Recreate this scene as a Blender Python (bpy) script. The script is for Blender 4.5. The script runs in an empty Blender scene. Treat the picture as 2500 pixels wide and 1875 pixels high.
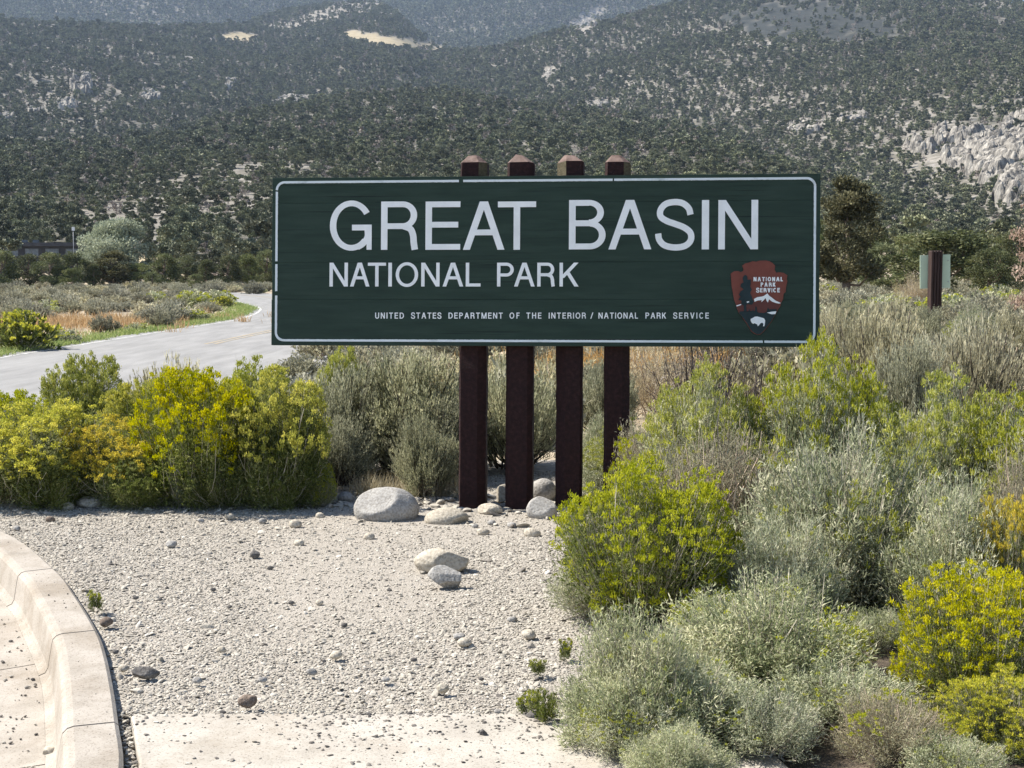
import bpy, math, random
import numpy as np
from mathutils import Matrix, Vector, Euler

R = math.radians
SC = bpy.context.scene
COL = SC.collection
rng = np.random.default_rng(7)
random.seed(7)

# ------------------------------------------------------------------ camera
F = 3333.3                       # focal length in photo pixels (2500 wide)
HOR = 650.0                      # eye level in the photo
EYE = 1.35
PITCH = math.atan((937.5 - HOR) / F)
cam = bpy.data.cameras.new("camera")
cam.sensor_width = 36.0
cam.lens = 36.0 * F / 2500.0
cam.clip_start = 0.1
cam.clip_end = 20000
cam_o = bpy.data.objects.new("camera", cam)
COL.objects.link(cam_o)
cam_o.location = (0, 0, EYE)
cam_o.rotation_euler = (math.pi / 2 - PITCH, 0, 0)
SC.camera = cam_o

# ------------------------------------------------------------------ sky, sun, exposure
SUN_EL, SUN_AZ = 48.0, -77.0     # degrees; azimuth from the view direction, negative = left
world = bpy.data.worlds.new("World")
SC.world = world
world.use_nodes = True
wn = world.node_tree.nodes
sky = wn.new("ShaderNodeTexSky")
sky.sky_type = 'NISHITA'
sky.sun_disc = False
sky.sun_elevation = R(SUN_EL)
sky.sun_rotation = R(SUN_AZ)
sky.altitude = 2000
sky.air_density = 1.0
sky.dust_density = 0.6
world.node_tree.links.new(sky.outputs[0], wn["Background"].inputs[0])
wn["Background"].inputs[1].default_value = 0.092
sun = bpy.data.lights.new("sun", 'SUN')
sun.energy = 5.0
sun.angle = R(0.53)
sun.color = (1.0, 0.95, 0.87)
sun_o = bpy.data.objects.new("sun", sun)
COL.objects.link(sun_o)
to_sun = Vector((math.sin(R(SUN_AZ)) * math.cos(R(SUN_EL)), math.cos(R(SUN_AZ)) * math.cos(R(SUN_EL)), math.sin(R(SUN_EL))))
sun_o.rotation_euler = to_sun.to_track_quat('Z', 'Y').to_euler()
sun_o.location = (-20, 5, 30)
vs = SC.view_settings
vs.view_transform = 'Standard'
vs.look = 'None'
vs.exposure = 1.24
vs.gamma = 1.0
vs.use_curve_mapping = False

# ------------------------------------------------------------------ helpers
def ss(a, b, x):
    t = np.clip((np.asarray(x, float) - a) / (b - a), 0, 1)
    return t * t * (3 - 2 * t)

def ground_pt(u, v, z=0.0):
    """world point on the horizontal plane z seen at photo pixel (u, v)"""
    # exact ray
    c, s = math.cos(PITCH), math.sin(PITCH)
    a, b = (u - 1250) / F, (937.5 - v) / F
    d = (a, c + b * s, b * c - s)
    t = (z - EYE) / d[2]
    return d[0] * t, d[1] * t

def at_depth(u, v, y):
    c, s = math.cos(PITCH), math.sin(PITCH)
    a, b = (u - 1250) / F, (937.5 - v) / F
    d = (a, c + b * s, b * c - s)
    t = y / d[1]
    return d[0] * t, y, EYE + d[2] * t

def to_px(x, y, z):
    c, s = math.cos(PITCH), math.sin(PITCH)
    zz = z - EYE
    dep = y * c - zz * s
    up = y * s + zz * c
    return 1250 + F * x / dep, 937.5 - F * up / dep

def make_mesh(name, V, faces=None, quads=None, tris=None, mat=None, smooth=False, attr=None):
    """fast mesh from numpy; quads (n,4) and tris (m,3)"""
    me = bpy.data.meshes.new(name)
    V = np.asarray(V, np.float32)
    me.vertices.add(len(V))
    me.vertices.foreach_set("co", V.ravel())
    loops, starts, totals = [], [], []
    n = 0
    if quads is not None and len(quads):
        q = np.asarray(quads, np.int32)
        loops.append(q.ravel()); starts.append(n + 4 * np.arange(len(q))); totals.append(np.full(len(q), 4))
        n += 4 * len(q)
    if tris is not None and len(tris):
        t = np.asarray(tris, np.int32)
        loops.append(t.ravel()); starts.append(n + 3 * np.arange(len(t))); totals.append(np.full(len(t), 3))
        n += 3 * len(t)
    if faces is not None:
        for f in faces:
            loops.append(np.asarray(f, np.int32)); starts.append(np.array([n])); totals.append(np.array([len(f)]))
            n += len(f)
    if n:
        me.loops.add(n)
        me.loops.foreach_set("vertex_index", np.concatenate(loops).astype(np.int32))
        st = np.concatenate(starts).astype(np.int32)
        me.polygons.add(len(st))
        me.polygons.foreach_set("loop_start", st)
        me.polygons.foreach_set("loop_total", np.concatenate(totals).astype(np.int32))
        me.polygons.foreach_set("use_smooth", np.full(len(st), bool(smooth)))
    if attr:
        for k, a in attr.items():
            at = me.attributes.new(k, 'FLOAT', 'POINT')
            at.data.foreach_set("value", np.asarray(a, np.float32))
    me.update(calc_edges=True)
    if mat is not None:
        me.materials.append(mat)
    return me

def obj(name, me, parent=None, loc=(0, 0, 0), rot=(0, 0, 0), scale=(1, 1, 1), label=None, cat=None, group=None, kind=None):
    o = bpy.data.objects.new(name, me)
    COL.objects.link(o)
    o.location = loc
    o.rotation_euler = rot
    o.scale = scale if hasattr(scale, '__len__') else (scale,) * 3
    if parent is not None:
        o.parent = parent
    if label: o["label"] = label
    if cat: o["category"] = cat
    if group: o["group"] = group
    if kind: o["kind"] = kind
    return o

def empty(name, loc, rotz=0, **k):
    return obj(name, None, None, loc, (0, 0, rotz), **k)

class MB:
    """collects polygons for one mesh object"""
    def __init__(s):
        s.v = []; s.f = []
    def poly(s, pts):
        i = len(s.v); s.v += [tuple(p) for p in pts]; s.f.append(list(range(i, i + len(pts)))); return s
    def box(s, x0, y0, z0, x1, y1, z1):
        i = len(s.v)
        s.v += [(x0, y0, z0), (x1, y0, z0), (x1, y1, z0), (x0, y1, z0), (x0, y0, z1), (x1, y0, z1), (x1, y1, z1), (x0, y1, z1)]
        s.f += [[i + a for a in q] for q in ((0, 3, 2, 1), (4, 5, 6, 7), (0, 1, 5, 4), (1, 2, 6, 5), (2, 3, 7, 6), (3, 0, 4, 7))]
        return s
    def prism(s, pts, z0, z1):
        """pts = 2-D outline (x,y), extruded z0..z1"""
        n = len(pts); i = len(s.v)
        s.v += [(p[0], p[1], z0) for p in pts] + [(p[0], p[1], z1) for p in pts]
        s.f.append([i + n + k for k in range(n)])
        s.f.append([i + n - 1 - k for k in range(n)])
        for k in range(n):
            a, b = k, (k + 1) % n
            s.f.append([i + a, i + b, i + n + b, i + n + a])
        return s
    def tube(s, p, q, r0, r1, n=8):
        p, q = Vector(p), Vector(q)
        d = (q - p).normalized()
        a = d.orthogonal().normalized(); b = d.cross(a)
        i = len(s.v)
        for c, r in ((p, r0), (q, r1)):
            for k in range(n):
                t = 2 * math.pi * k / n
                s.v.append(tuple(c + a * (r * math.cos(t)) + b * (r * math.sin(t))))
        for k in range(n):
            s.f.append([i + k, i + (k + 1) % n, i + n + (k + 1) % n, i + n + k])
        s.f.append([i + n + k for k in range(n)]); s.f.append([i + n - 1 - k for k in range(n)])
        return s
    def mesh(s, name, mat, smooth=False):
        return make_mesh(name, s.v, faces=s.f, mat=mat, smooth=smooth)

def bevel(o, w, seg=2):
    m = o.modifiers.new("bevel", 'BEVEL'); m.width = w; m.segments = seg; m.limit_method = 'ANGLE'
    return o

def sine_noise(P, seed, scale, octaves=4, gain=0.5):
    """smooth 3-D noise in about -1..1"""
    r = np.random.default_rng(seed)
    P = np.asarray(P, float)
    out = np.zeros(P.shape[:-1]); amp = 1.0; tot = 0
    for o in range(octaves):
        k = r.normal(size=(7, P.shape[-1])) * scale * 2.0 ** o
        ph = r.uniform(0, 6.28, 7)
        out += amp * np.sin(P @ k.T + ph).sum(-1) / 2.6
        tot += amp; amp *= gain
    return out / tot

# ------------------------------------------------------------------ materials
def new_mat(name):
    m = bpy.data.materials.new(name); m.use_nodes = True
    nt = m.node_tree
    return m, nt, nt.nodes, nt.links, nt.nodes["Principled BSDF"]

def ramp(nodes, stops):
    n = nodes.new("ShaderNodeValToRGB")
    e = n.color_ramp.elements
    e[0].position, e[0].color = stops[0][0], (*stops[0][1], 1)
    e[1].position, e[1].color = stops[-1][0], (*stops[-1][1], 1)
    for p, c in stops[1:-1]:
        x = e.new(p); x.color = (*c, 1)
    return n

def noise_mat(name, stops, scale, rough=0.85, bump=0.0, bump_scale=None, detail=8, coords='Object', stretch=(1, 1, 1), distortion=0.0, dist=0.01):
    m, nt, N, L, B = new_mat(name)
    tc = N.new("ShaderNodeTexCoord")
    mp = N.new("ShaderNodeMapping"); mp.inputs["Scale"].default_value = stretch
    L.new(tc.outputs[coords], mp.inputs[0])
    nz = N.new("ShaderNodeTexNoise"); nz.inputs["Scale"].default_value = scale; nz.inputs["Detail"].default_value = detail
    nz.inputs["Roughness"].default_value = 0.62; nz.inputs["Distortion"].default_value = distortion
    L.new(mp.outputs[0], nz.inputs["Vector"])
    rp = ramp(N, stops); L.new(nz.outputs["Fac"], rp.inputs[0])
    L.new(rp.outputs[0], B.inputs["Base Color"])
    B.inputs["Roughness"].default_value = rough
    B.inputs["Specular IOR Level"].default_value = 0.25
    if bump:
        n2 = N.new("ShaderNodeTexNoise"); n2.inputs["Scale"].default_value = bump_scale or scale * 3; n2.inputs["Detail"].default_value = 6
        L.new(mp.outputs[0], n2.inputs["Vector"])
        bp = N.new("ShaderNodeBump"); bp.inputs["Strength"].default_value = bump; bp.inputs["Distance"].default_value = dist
        L.new(n2.outputs["Fac"], bp.inputs["Height"]); L.new(bp.outputs[0], B.inputs["Normal"])
    return m

def leaf_mat(name, c0, c1, c2, trans=0.25, objvar=0.25, instancer=False):
    """two-sided leaf; colour varies leaf by leaf (tint) and plant by plant"""
    m, nt, N, L, B = new_mat(name)
    at = N.new("ShaderNodeAttribute"); at.attribute_name = "tint"
    rp = ramp(N, [(0.0, c0), (0.5, c1), (1.0, c2)])
    L.new(at.outputs["Fac"], rp.inputs[0])
    oi = N.new("ShaderNodeObjectInfo")
    mr = N.new("ShaderNodeMapRange"); mr.inputs[3].default_value = 1 - objvar; mr.inputs[4].default_value = 1 + objvar
    L.new(oi.outputs["Random"], mr.inputs[0])
    hs = N.new("ShaderNodeHueSaturation")
    L.new(mr.outputs[0], hs.inputs["Value"])
    mr2 = N.new("ShaderNodeMapRange"); mr2.inputs[3].default_value = 0.88; mr2.inputs[4].default_value = 1.12
    ml = N.new("ShaderNodeMath"); ml.operation = 'FRACT'
    m3 = N.new("ShaderNodeMath"); m3.operation = 'MULTIPLY'; m3.inputs[1].default_value = 7.31
    L.new(oi.outputs["Random"], m3.inputs[0]); L.new(m3.outputs[0], ml.inputs[0]); L.new(ml.outputs[0], mr2.inputs[0])
    L.new(mr2.outputs[0], hs.inputs["Saturation"])
    L.new(rp.outputs[0], hs.inputs["Color"])
    L.new(hs.outputs[0], B.inputs["Base Color"])
    B.inputs["Roughness"].default_value = 0.7
    B.inputs["Specular IOR Level"].default_value = 0.2
    if trans > 0:
        tr = N.new("ShaderNodeBsdfTranslucent"); L.new(hs.outputs[0], tr.inputs[0])
        mx = N.new("ShaderNodeMixShader"); mx.inputs[0].default_value = trans
        L.new(B.outputs[0], mx.inputs[1]); L.new(tr.outputs[0], mx.inputs[2])
        L.new(mx.outputs[0], N["Material Output"].inputs[0])
    return m

M = {}
M['bark'] = noise_mat("bark", [(0.3, (0.10, 0.075, 0.055)), (0.7, (0.24, 0.19, 0.15))], 30, 0.9, 0.4)
M['stem_grey'] = noise_mat("stem_grey", [(0.3, (0.24, 0.21, 0.16)), (0.7, (0.52, 0.47, 0.37))], 20, 0.85)
M['stem_dark'] = noise_mat("stem_dark", [(0.3, (0.035, 0.028, 0.024)), (0.7, (0.10, 0.08, 0.065))], 20, 0.9)
M['stem_tan'] = noise_mat("stem_tan", [(0.3, (0.26, 0.20, 0.15)), (0.7, (0.46, 0.38, 0.29))], 20, 0.9)
M['stem_red'] = noise_mat("stem_red", [(0.3, (0.26, 0.15, 0.11)), (0.7, (0.45, 0.30, 0.23))], 20, 0.9)
M['leaf_grey'] = leaf_mat("leaf_grey", (0.13, 0.155, 0.075), (0.41, 0.43, 0.255), (0.78, 0.74, 0.52), 0.45, 0.15)
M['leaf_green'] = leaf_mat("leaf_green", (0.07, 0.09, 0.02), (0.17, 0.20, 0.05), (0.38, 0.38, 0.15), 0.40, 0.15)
M['leaf_sage'] = leaf_mat("leaf_sage", (0.17, 0.175, 0.105), (0.36, 0.355, 0.225), (0.58, 0.55, 0.37), 0.42)
M['leaf_seed'] = leaf_mat("leaf_seed", (0.22, 0.20, 0.12), (0.42, 0.39, 0.25), (0.62, 0.57, 0.39), 0.4)
M['flower_lime'] = leaf_mat("flower_lime", (0.22, 0.25, 0.025), (0.36, 0.375, 0.04), (0.52, 0.50, 0.08), 0.42, 0.12)
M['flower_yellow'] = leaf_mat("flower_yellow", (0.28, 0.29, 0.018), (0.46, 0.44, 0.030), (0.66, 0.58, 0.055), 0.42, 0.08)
M['flower_gold'] = leaf_mat("flower_gold", (0.38, 0.33, 0.02), (0.58, 0.47, 0.03), (0.74, 0.56, 0.05), 0.4, 0.06)
M['juniper'] = leaf_mat("juniper_leaf", (0.055, 0.068, 0.028), (0.12, 0.135, 0.055), (0.22, 0.22, 0.10), 0.25, 0.3)
M['pine'] = leaf_mat("pine_leaf", (0.055, 0.057, 0.028), (0.12, 0.115, 0.055), (0.25, 0.225, 0.115), 0.2, 0.3)
M['leaf_field'] = leaf_mat("leaf_field", (0.20, 0.195, 0.135), (0.33, 0.315, 0.22), (0.46, 0.43, 0.31), 0.3)
M['silver'] = leaf_mat("silver_leaf", (0.20, 0.225, 0.155), (0.36, 0.385, 0.28), (0.48, 0.50, 0.39), 0.3)
M['hill_tree'] = leaf_mat("hill_tree_leaf", (0.070, 0.081, 0.046), (0.166, 0.174, 0.098), (0.33, 0.312, 0.195), 0.0, 0.45)
M['dead_tree'] = leaf_mat("dead_twig", (0.16, 0.13, 0.11), (0.25, 0.21, 0.18), (0.34, 0.30, 0.26), 0.0, 0.3)
M['dry_grass'] = leaf_mat("dry_grass_blade", (0.36, 0.21, 0.08), (0.52, 0.33, 0.14), (0.64, 0.46, 0.24), 0.3)
M['straw'] = leaf_mat("straw_blade", (0.32, 0.26, 0.15), (0.46, 0.39, 0.24), (0.58, 0.50, 0.34), 0.3)
M['verge'] = leaf_mat("verge_blade", (0.14, 0.20, 0.05), (0.24, 0.30, 0.09), (0.40, 0.40, 0.18), 0.3)

def rock_mat(name, a, b, c, scale=6, bump=0.5):
    m, nt, N, L, B = new_mat(name)
    tc = N.new("ShaderNodeTexCoord")
    n1 = N.new("ShaderNodeTexNoise"); n1.inputs["Scale"].default_value = scale; n1.inputs["Detail"].default_value = 10; n1.inputs["Roughness"].default_value = 0.65
    n2 = N.new("ShaderNodeTexNoise"); n2.inputs["Scale"].default_value = scale * 14; n2.inputs["Detail"].default_value = 4
    L.new(tc.outputs["Object"], n1.inputs["Vector"]); L.new(tc.outputs["Object"], n2.inputs["Vector"])
    rp = ramp(N, [(0.28, a), (0.5, b), (0.75, c)]); L.new(n1.outputs["Fac"], rp.inputs[0])
    r2 = ramp(N, [(0.35, (0.72, 0.70, 0.68)), (0.6, (1.08, 1.08, 1.08))]); L.new(n2.outputs["Fac"], r2.inputs[0])
    mx = N.new("ShaderNodeMix"); mx.data_type = 'RGBA'; mx.blend_type = 'MULTIPLY'; mx.inputs[0].default_value = 1.0
    L.new(rp.outputs[0], mx.inputs[6]); L.new(r2.outputs[0], mx.inputs[7])
    oi = N.new("ShaderNodeObjectInfo")
    mr = N.new("ShaderNodeMapRange"); mr.inputs[3].default_value = 0.85; mr.inputs[4].default_value = 1.1
    L.new(oi.outputs["Random"], mr.inputs[0])
    hs = N.new("ShaderNodeHueSaturation"); L.new(mr.outputs[0], hs.inputs["Value"]); L.new(mx.outputs[2], hs.inputs["Color"])
    L.new(hs.outputs[0], B.inputs["Base Color"])
    B.inputs["Roughness"].default_value = 0.88; B.inputs["Specular IOR Level"].default_value = 0.2
    bp = N.new("ShaderNodeBump"); bp.inputs["Strength"].default_value = bump; bp.inputs["Distance"].default_value = 0.01
    ad = N.new("ShaderNodeMath"); ad.operation = 'ADD'; L.new(n1.outputs["Fac"], ad.inputs[0]); L.new(n2.outputs["Fac"], ad.inputs[1])
    L.new(ad.outputs[0], bp.inputs["Height"]); L.new(bp.outputs[0], B.inputs["Normal"])
    return m
M['rock_pale'] = rock_mat("rock_pale", (0.32, 0.28, 0.22), (0.46, 0.41, 0.33), (0.58, 0.53, 0.43))
M['rock_grey'] = rock_mat("rock_grey", (0.22, 0.21, 0.195), (0.33, 0.315, 0.29), (0.45, 0.43, 0.39))
M['rock_dark'] = rock_mat("rock_dark", (0.075, 0.07, 0.065), (0.13, 0.12, 0.11), (0.22, 0.21, 0.19))
M['rock_brown'] = rock_mat("rock_brown", (0.10, 0.075, 0.06), (0.18, 0.14, 0.11), (0.28, 0.23, 0.18))
M['cliff'] = noise_mat("cliff_rock", [(0.37, (0.06, 0.055, 0.048)), (0.49, (0.19, 0.173, 0.148)), (0.66, (0.38, 0.35, 0.30))], 0.32, 0.9, 1.0, 0.6, dist=1.5, stretch=(1, 1, 0.45))

# gravel stones take a per-stone colour from the scattered points
def gravel_mat():
    m, nt, N, L, B = new_mat("gravel_stone")
    at = N.new("ShaderNodeAttribute"); at.attribute_name = "shade"; at.attribute_type = 'INSTANCER'
    rp = ramp(N, [(0.0, (0.07, 0.065, 0.06)), (0.07, (0.17, 0.15, 0.13)), (0.2, (0.30, 0.275, 0.24)), (0.5, (0.355, 0.325, 0.272)), (0.75, (0.43, 0.395, 0.335)), (1.0, (0.52, 0.485, 0.42))])
    L.new(at.outputs["Fac"], rp.inputs[0])
    tc = N.new("ShaderNodeTexCoord")
    nz = N.new("ShaderNodeTexNoise"); nz.inputs["Scale"].default_value = 3; nz.inputs["Detail"].default_value = 5
    L.new(tc.outputs["Object"], nz.inputs["Vector"])
    r2 = ramp(N, [(0.3, (0.8, 0.79, 0.78)), (0.7, (1.1, 1.09, 1.07))]); L.new(nz.outputs["Fac"], r2.inputs[0])
    mx = N.new("ShaderNodeMix"); mx.data_type = 'RGBA'; mx.blend_type = 'MULTIPLY'; mx.inputs[0].default_value = 1
    L.new(rp.outputs[0], mx.inputs[6]); L.new(r2.outputs[0], mx.inputs[7]); L.new(mx.outputs[2], B.inputs["Base Color"])
    B.inputs["Roughness"].default_value = 0.85; B.inputs["Specular IOR Level"].default_value = 0.2
    return m
M['gravel'] = gravel_mat()
M['bed'] = noise_mat("gravel_bed_soil", [(0.3, (0.29, 0.258, 0.215)), (0.7, (0.38, 0.343, 0.292))], 18, 0.95, 1.0, 140)
M['soil'] = noise_mat("dry_soil", [(0.3, (0.22, 0.175, 0.12)), (0.5, (0.33, 0.27, 0.19)), (0.7, (0.43, 0.35, 0.25))], 0.35, 0.95, 0.5, 8)
M['concrete'] = noise_mat("kerb_concrete", [(0.25, (0.33, 0.275, 0.215)), (0.5, (0.40, 0.34, 0.272)), (0.75, (0.45, 0.39, 0.318))], 7, 0.88, 0.25, 160)
M['slab'] = noise_mat("slab_concrete", [(0.25, (0.36, 0.315, 0.25)), (0.5, (0.43, 0.378, 0.305)), (0.75, (0.48, 0.428, 0.35))], 5, 0.9, 0.25, 160)
def weathered(name, lo, mid, hi):
    m, nt, N, L, B = new_mat(name)
    tc = N.new("ShaderNodeTexCoord")
    def nz(sc, det, vec=None):
        n = N.new("ShaderNodeTexNoise"); n.inputs["Scale"].default_value = sc; n.inputs["Detail"].default_value = det; n.inputs["Roughness"].default_value = 0.7
        L.new(vec or tc.outputs["Object"], n.inputs["Vector"]); return n
    a = nz(5.0, 10); ra = ramp(N, [(0.28, lo), (0.5, mid), (0.72, hi)]); L.new(a.outputs["Fac"], ra.inputs[0])
    b = nz(150, 3); rb_ = ramp(N, [(0.33, (0.55, 0.53, 0.50)), (0.45, (1, 1, 1)), (0.62, (1.0, 1.0, 1.0)), (0.72, (1.12, 1.11, 1.09))]); L.new(b.outputs["Fac"], rb_.inputs[0])
    c = nz(1.7, 6); rc = ramp(N, [(0.36, (0.78, 0.745, 0.70)), (0.52, (1, 1, 1))]); L.new(c.outputs["Fac"], rc.inputs[0])
    prev = ra.outputs[0]
    for o_ in (rb_, rc):
        mx = N.new("ShaderNodeMix"); mx.data_type = 'RGBA'; mx.blend_type = 'MULTIPLY'; mx.inputs[0].default_value = 1
        L.new(prev, mx.inputs[6]); L.new(o_.outputs[0], mx.inputs[7]); prev = mx.outputs[2]
    L.new(prev, B.inputs["Base Color"]); B.inputs["Roughness"].default_value = 0.92; B.inputs["Specular IOR Level"].default_value = 0.15
    bp = N.new("ShaderNodeBump"); bp.inputs["Strength"].default_value = 0.35; bp.inputs["Distance"].default_value = 0.003
    ad = N.new("ShaderNodeMath"); ad.operation = 'ADD'; L.new(a.outputs["Fac"], ad.inputs[0]); L.new(b.outputs["Fac"], ad.inputs[1])
    L.new(ad.outputs[0], bp.inputs["Height"]); L.new(bp.outputs[0], B.inputs["Normal"])
    return m
M['concrete'] = weathered("kerb_concrete", (0.26, 0.23, 0.19), (0.345, 0.308, 0.262), (0.405, 0.366, 0.318))
M['slab'] = weathered("slab_concrete", (0.31, 0.282, 0.24), (0.385, 0.352, 0.302), (0.435, 0.402, 0.352))
M['asphalt'] = noise_mat("road_asphalt", [(0.30, (0.19, 0.184, 0.174)), (0.52, (0.235, 0.228, 0.216)), (0.74, (0.28, 0.271, 0.257))], 1.6, 0.9, 0.4, 60, stretch=(1.6, 0.25, 1))
M['line_white'] = noise_mat("line_white", [(0.42, (0.26, 0.255, 0.24)), (0.56, (0.52, 0.51, 0.48))], 6, 0.8)
M['line_yellow'] = noise_mat("line_yellow", [(0.4, (0.25, 0.235, 0.20)), (0.65, (0.38, 0.29, 0.17))], 5, 0.8)

# ------------------------------------------------------------------ terrain
def tab(u, pts):
    p = np.array(pts, float)
    return np.interp(u, p[:, 0], p[:, 1])
Ug = np.arange(-1400, 3920, 20.0)
Rg = np.concatenate([np.linspace(50, 400, 90), np.geomspace(406, 6000, 420)])
vA = tab(Ug, [(-800, 360), (0, 345), (200, 338), (418, 318), (565, 280), (790, 246), (960, 228), (1100, 224), (1250, 250), (1475, 285), (1645, 308), (1800, 350), (2000, 430), (2250, 525), (2500, 590), (3200, 600)])
rA = tab(Ug, [(-800, 650), (0, 680), (418, 760), (790, 920), (1100, 980), (1475, 860), (1800, 700), (2250, 480), (2500, 380), (3200, 350)])
vB = tab(Ug, [(-800, 90), (0, 74), (226, 69), (490, 76), (565, 58), (650, 42), (850, 5), (950, 2), (1000, 40), (1050, 108), (1150, 120), (1250, 120), (1350, 98), (1487, 70), (1566, 42), (1645, 19), (1730, 2), (1850, -30), (2100, -45), (2300, -22), (2420, 12), (2500, 26), (2700, 45), (3400, 80)])
rB = tab(Ug, [(-800, 1600), (300, 1750), (500, 1900), (700, 2300), (950, 2300), (1100, 1900), (1350, 1750), (1650, 1800), (2100, 1900), (2500, 1700), (3200, 1600)])
vD = tab(Ug, [(-800, -120), (0, -150), (700, -190), (1300, -160), (1700, -70), (1900, 0), (2200, 60), (2700, 150), (3400, 200)])
rb = tab(Ug, [(-800, 160), (700, 150), (1500, 110), (2000, 85), (3000, 80)])
zb = tab(Ug, [(-800, -0.75), (900, -0.75), (1600, -0.2), (3000, 0)])
HT = np.zeros((len(Ug), len(Rg)))
cosu = np.cos(np.arctan((Ug - 1250) / F))
for i in range(len(Ug)):
    dA, dB, dD = rA[i], rB[i], 4300.0
    e = lambda v, d: EYE + (HOR - v) / F * d * cosu[i]
    zA, zB, zD = e(vA[i], dA) - 2.0, e(vB[i], dB) - 2.5, e(vD[i], dD) - 5
    r = Rg
    z = np.full(len(r), zb[i])
    t = np.clip((r - rb[i]) / (dA - rb[i]), 0, 1)
    z = zb[i] + (zA - zb[i]) * t ** 1.3
    dv = dA * 1.10
    dip = min(0.10 * zA, 14)
    z = np.where(r > dA, zA - dip * ss(dA, dv, r), z)
    t2 = np.clip((r - dv) / (dB - dv), 0, 1)
    z = np.where(r > dv, (zA - dip) + (zB - zA + dip) * t2 ** 1.12, z)
    dw = dB + 260
    z = np.where(r > dB, zB - 45 * ss(dB, dw, r), z)
    t3 = np.clip((r - dw) / (dD - dw), 0, 1)
    z = np.where(r > dw, (zB - 45) + (zD - zB + 45) * t3 ** 1.15, z)
    z = np.where(r > dD, zD - 0.1 * (r - dD), z)
    HT[i] = z
# soften the table a little in both directions
for _ in range(3):
    HT[:, 1:-1] = 0.25 * HT[:, :-2] + 0.5 * HT[:, 1:-1] + 0.25 * HT[:, 2:]
for _ in range(2):
    HT[1:-1] = 0.25 * HT[:-2] + 0.5 * HT[1:-1] + 0.25 * HT[2:]

def near_z(x, y):
    left = np.maximum(ss(9.6, 15, y), ss(-4.6, -5.6, x)) * ss(2.0, -3.0, x)
    return -0.75 * left

def terrain(x, y, noise=True):
    x = np.asarray(x, float); y = np.asarray(y, float)
    r = np.hypot(x, y)
    c = np.where(r > 0, y / np.maximum(r, 1e-6), 1)
    az = np.clip(np.arctan2(x, y), -1.0, 1.0)
    u = np.clip(1250 + F * np.tan(np.clip(az, -0.66, 0.66)), Ug[0], Ug[-1] - 1)
    iu = (u - Ug[0]) / 20.0
    i0 = np.floor(iu).astype(int); fu = iu - i0
    rr = np.clip(r, Rg[0], Rg[-1] - 1)
    j1 = np.clip(np.searchsorted(Rg, rr, side='right'), 1, len(Rg) - 1); j0 = j1 - 1
    fr = (rr - Rg[j0]) / (Rg[j1] - Rg[j0])
    far = (HT[i0, j0] * (1 - fu) + HT[np.minimum(i0 + 1, len(Ug) - 1), j0] * fu) * (1 - fr) + (HT[i0, j1] * (1 - fu) + HT[np.minimum(i0 + 1, len(Ug) - 1), j1] * fu) * fr
    behind = ss(-0.3, 0.55, c)
    far = far * behind - 0.5 * (1 - behind)
    if noise:
        P = np.stack([x, y], -1)
        amp = ss(200, 700, r) * 3.0 + ss(900, 1800, r) * 7.0 + ss(2200, 3500, r) * 26.0
        far = far + amp * behind * (sine_noise(P, 3, 1 / 190.0, 4, 0.55))
        far = far + ss(130, 500, r) * 1.2 * sine_noise(P, 5, 1 / 34.0, 2)
    n = near_z(x, y)
    k = ss(50, 85, r)
    return n * (1 - k) + far * k

def hit(u, v, rmin=60.0, rmax=5500.0):
    """where the sight line through photo pixel (u, v) first meets the terrain"""
    a = math.atan((u - 1250) / F)
    rs = np.geomspace(rmin, rmax, 900)
    xs, ys = rs * math.sin(a), rs * math.cos(a)
    zs = terrain(xs, ys)
    _, vv = to_px(xs, ys, zs)
    k = np.argmax(vv <= v) if (vv <= v).any() else len(rs) - 1
    return xs[k], ys[k], zs[k]

# bare or grassy patches of the hills: (u, v, half width, half height, tilt, strength, kind)
PATCH = [(585, 90, 42, 11, 0.0, 1.0, 1), (945, 100, 112, 15, 0.16, 1.0, 1), (820, 32, 190, 20, -0.28, 0.75, 2), (700, 70, 60, 8, 0, 0.7, 2),
         (1432, 50, 44, 24, -0.4, 1.0, 2), (480, 480, 210, 60, -0.1, 0.6, 3), (280, 520, 150, 40, 0, 0.5, 3), (1800, 235, 290, 42, 0.1, 0.42, 3), (1830, 95, 120, 22, 0.2, 0.5, 3),
         (170, 235, 140, 75, 0, 0.45, 3), (2340, 400, 170, 120, 0.3, 0.45, 3), (1340, 180, 26, 16, -0.5, 0.9, 2), (710, 246, 46, 9, 0, 0.9, 2),
         (640, 400, 150, 40, 0, 0.3, 3), (2430, 14, 60, 12, 0, 0.7, 2), (1480, 258, 60, 12, 0, 0.6, 2), (350, 640, 44, 30, 0, 1.0, 4), (2050, 330, 220, 40, 0.1, 0.35, 3),
         (1550, 430, 260, 40, 0, 0.35, 3), (300, 120, 120, 30, 0, 0.25, 3), (1990, 55, 230, 48, 0.05, 1.0, 5)]
def patches(u, v):
    bare = np.zeros_like(u); meadow = np.zeros_like(u); brush = np.zeros_like(u)
    wob = 0.35 * np.sin(u / 9.0 + v / 5.0) + 0.3 * np.sin(u / 23.0 - v / 11.0)
    for (pu, pv, a, b, t, s, k) in PATCH:
        du, dv = u - pu, v - pv - t * (u - pu)
        d = (du / a) ** 2 + (dv / b) ** 2 + wob
        w = s * ss(1.25, 0.6, d)
        if k in (1, 4): meadow = np.maximum(meadow, w)
        if k == 5: brush = np.maximum(brush, w)
        else: bare = np.maximum(bare, w)
    return bare, meadow, brush

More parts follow.
